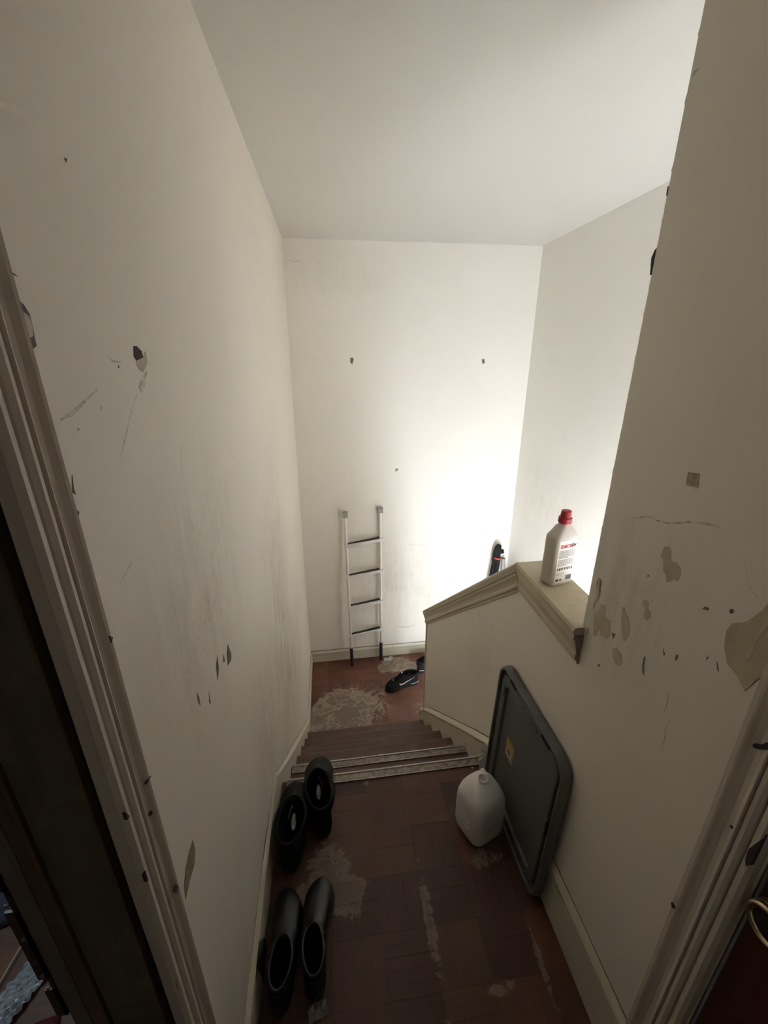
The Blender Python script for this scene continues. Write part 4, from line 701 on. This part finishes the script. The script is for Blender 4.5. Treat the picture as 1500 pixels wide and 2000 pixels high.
LOW = [(.018, .0, 1.0, 0, .98), (.030, -.006, .998, 0, 1.0), (.042, -.008, .98, 0, .98), (.054, -.004, .93, .05, .93), (.066, .004, .83, .2, .88), (.076, .01, .71, .4, .84), (.087, .015, .60, .65, .80), (.096, .03, .50, .9, .72), (.104, .035, .46, 1, .66)]
for (x, y, rz, side, lab) in ((-.102, .655, -.09, 1, 'black leather slip-on shoe with a shiny toe, right one of the pair nearest the camera'), (-.196, .640, -.01, -1, 'black leather shoe touching the left skirting, its side flap folded outward')):
    b = make_shoe('leather_shoe', .292, .095, -side, LOW, .5, None, M_lea, sole_h=.020, collar=.0042)
    b.location = (x, y, .001); b.rotation_euler = (0, 0, rz); tag(b, lab, 'shoe')
    bm = bmesh.new(); cxo = -side*.007
    tube(bm, [(cxo-.034, .215, .046), (cxo-.025, .236, .0555), (cxo-.008, .243, .0605), (cxo, .252, .058), (cxo+.008, .243, .0605), (cxo+.025, .236, .0555), (cxo+.034, .215, .046)], .0016, 6); new_obj('toe_seam', bm, M_lea, b, smooth=True)
    bm = bmesh.new(); box(bm, cxo-.014, cxo+.014, -.004, -.001, .05, .112); new_obj('heel_loop', bm, M_leas, b, bevel=.001)
    if side == -1:
        bm = bmesh.new(); loft(bm, [[(-.040, .040+.07*t, .095), (-.036, .040+.07*t, .097), (-.040-.022*math.sin(math.pi*t), .045+.075*t, .125+.02*math.sin(math.pi*t*.9)), (-.044-.022*math.sin(math.pi*t), .045+.075*t, .123+.02*math.sin(math.pi*t*.9))] for t in (0, .2, .4, .6, .8, 1)]); new_obj('flap', bm, M_lea, b, smooth=True)
    else:
        pass
# sneakers at the foot of the stair
M_snk = plain('black_nubuck', (.010, .010, .010), .75, 0, .3, 30, .2, 200, spec=.25); M_white = plain('white_trim', (.72, .69, .66), .5, 0, .05); M_gs = plain('speckled_sole', (.014, .013, .013), .7, spec=.25)
SN = [(.026, .0, 1.0, 0, .97), (.036, -.004, .997, 0, 1.0), (.048, -.006, .975, 0, .97), (.058, -.004, .92, .05, .92), (.068, 0, .83, .15, .86), (.080, .004, .73, .35, .80), (.094, .008, .63, .6, .76), (.106, .01, .55, .85, .74), (.114, .01, .50, 1, .74)]
def sneaker(loc, rz, side, lab):
    b = make_shoe('sneaker', .30, .105, side, SN, .5, None, M_snk, sole_h=.030, sole_mat=M_gs, collar=.0055)
    b.location = loc; b.rotation_euler = (0, 0, rz); tag(b, lab, 'sneaker')
    # swoosh on both sides, bent on to the flank
    def flank(y, z, d):
        i = 0; zz = [q[0] for q in SN]
        for i in range(len(SN)-1):
            if z <= SN[i+1][0]: break
        t = min(1, max(0, (z-SN[i][0])/(SN[i+1][0]-SN[i][0])))
        def hwat(q):
            s = (y-q[1]*.30)/((q[2]-q[1])*.30); s = min(.99, max(.01, s)); W = .105
            return (interp(s, *HW)*W/2*q[4]*(1-q[3])+math.sqrt(max(0, 1-(2*s-1)**2))*W/2*q[4]*q[3])
        hw = hwat(SN[i])*(1-t)+hwat(SN[i+1])*t
        off = side*.105*.10*math.sin(math.pi*y/.30)*(1 if y/.3 > .3 else y/.3/.3)
        return (off+d*(hw+.0028), y, z)
    up = [(.185, .072), (.172, .0605), (.160, .0575), (.140, .0585), (.115, .065), (.085, .075), (.045, .090)]
    lo = [(.185, .072), (.186, .058), (.172, .0475), (.150, .046), (.120, .054), (.085, .070), (.045, .090)]
    for d in (-1, 1):
        bm = bmesh.new(); A = [bm.verts.new(flank(*p, d)) for p in up]; B_ = [bm.verts.new(flank(*p, d)) for p in lo[1:-1]]; Bv = [A[0]]+B_+[A[-1]]
        A2 = [bm.verts.new(Vector(v.co)-Vector((d*.004, 0, 0))) for v in A]; B2 = [A2[0]]+[bm.verts.new(Vector(v.co)-Vector((d*.004, 0, 0))) for v in B_]+[A2[-1]]
        for P, Q in ((A, Bv), (A2, B2)):
            for i in range(len(P)-1): bm.faces.new([v for k, v in enumerate((P[i], P[i+1], Q[i+1], Q[i])) if not (v in (P[i], P[i+1], Q[i+1], Q[i])[:k])])
        for P, Q in ((A, A2), (Bv, B2)):
            for i in range(len(P)-1): bm.faces.new((P[i], P[i+1], Q[i+1], Q[i]))
        o = new_obj('side_logo', bm, M_white, b); o['label'] = 'white hooked stripe'
    for d in (-1, 1):
        bm = bmesh.new(); tube(bm, [tuple(Vector(flank(y, .036, d))+Vector((d*.002, 0, -.005))) for y in (.008, .02, .04, .06, .085)], .0022, 6)
        new_obj('sole_line', bm, M_white, b, smooth=True)
    off = side*.0105
    bm = bmesh.new()
    rings = [[(off+k*.5*wd_*math.cos(a), y, z+.010*math.sin(a)*(1 if math.sin(a) > 0 else .3)) for a in [2*math.pi*i/12 for i in range(12)] for k in (2,)] for y, z, wd_ in ((.225, .066, .018), (.20, .078, .022), (.18, .091, .024), (.16, .108, .026), (.145, .128, .027), (.140, .138, .022))]
    loft(bm, rings); new_obj('tongue', bm, M_snk, b, smooth=True)
    bm = bmesh.new()
    for k in range(5):
        y = .222-.019*k; z = .072+.0118*k; tube(bm, [(off-.024, y, z-.004), (off-.012, y-.002, z+.006), (off+.012, y+.002, z+.006), (off+.024, y, z-.004)], .0024, 6)
    new_obj('laces', bm, M_snk, b, smooth=True)
    bm = bmesh.new(); tube(bm, [(off-.004, .226, .078), (off+.008, .224, .081)], .0042, 8); o = new_obj('lace_tag', bm, M_white, b, smooth=True)
    bm = bmesh.new(); tube(bm, [(off-.010, .150, .139), (off+.010, .150, .139)], .0050, 8); new_obj('tongue_label', bm, M_white, b, smooth=True)
    bm = bmesh.new(); box(bm, off*.1-.009, off*.1+.009, -.006, -.001, .075, .135); new_obj('heel_tab', bm, M_snk, b, bevel=.001)
    return b
sneaker((.700, 2.925, ZF+.001), math.radians(103), 1, 'black sneaker with a white hooked stripe, in full view on the lower floor')
sneaker((.718, 3.045, ZF+.001), math.radians(-78), -1, 'second black sneaker, half hidden behind the end of the half wall')

# ------------------------------------------------------------------ things on the floor of the side room
M_blue = plain('blue_grey_cloth', (.085, .10, .15), .9, 0, .25, 12, .3, 200); M_mar = plain('maroon_cloth', (.12, .012, .035), .85, 0, .2, 12, .3, 200)
def heap(name, w, h, hz_, mat, loc, rz, label, cat, seed, n=14):
    rn = random.Random(seed); bm = bmesh.new(); V = []
    ph = [rn.uniform(0, 6) for _ in range(6)]
    for j in range(n+1):
        for i in range(n+1):
            u, v = i/n*2-1, j/n*2-1; e = max(0, 1-max(abs(u), abs(v))**3)
            z = hz_*e*(.65+.25*math.sin(4*u+ph[0])*math.sin(3*v+ph[1])+.22*math.sin(9*u+5*v+ph[2]))+rn.uniform(0, .08)*hz_
            V.append(bm.verts.new((u*w/2*(1-.12*math.sin(3*v+ph[3])), v*h/2*(1-.12*math.sin(3*u+ph[4])), max(.001, z))))
    for j in range(n):
        for i in range(n):
            a = j*(n+1)+i; bm.faces.new((V[a], V[a+1], V[a+n+2], V[a+n+1]))
    o = new_obj(name, bm, mat, None, smooth=True); o.location = loc; o.rotation_euler = (0, 0, rz); s = o.modifiers.new('s', 'SOLIDIFY'); s.thickness = .002; s.offset = 1
    return tag(o, label, cat)
heap('cloth_heap', .40, .22, .09, M_blue, (-1.12, 1.07, .001), .15, 'crumpled blue-grey cloth on the side room floor, lower left corner', 'cloth', 2)
heap('maroon_cloth', .17, .12, .05, M_mar, (-.832, .650, .001), .4, 'folded maroon cloth at the very bottom left, beside the crinkled bag', 'cloth', 5)
crumple('plastic_bag', .085, .15, 14, 20, .006, plain('crinkled_white_film', (.50, .56, .60), .25, 0, .3, 30, alt=(.24, .27, .28)), (-.915, .795, .002), -.45, 'crinkled white plastic bag lying over a brown board in the side room', 'plastic bag', 9)
CB = empty('brown_board', (-1.06, .82, .001)); tag(CB, 'brown cardboard sheet with a pale edge on the side room floor', 'board')
M_card = plain('brown_cardboard', (.24, .125, .07), .75, 0, .25, 9); o = one_box('sheet', M_card, -.24, .075, -.12, .085, 0, .012, bevel=.002); o.parent = CB
o = one_box('edge_strip', plain('pale_edge', (.55, .48, .38), .6), .075, .079, -.12, .085, 0, .013); o.parent = CB
CB.rotation_euler = (0, 0, -.12)
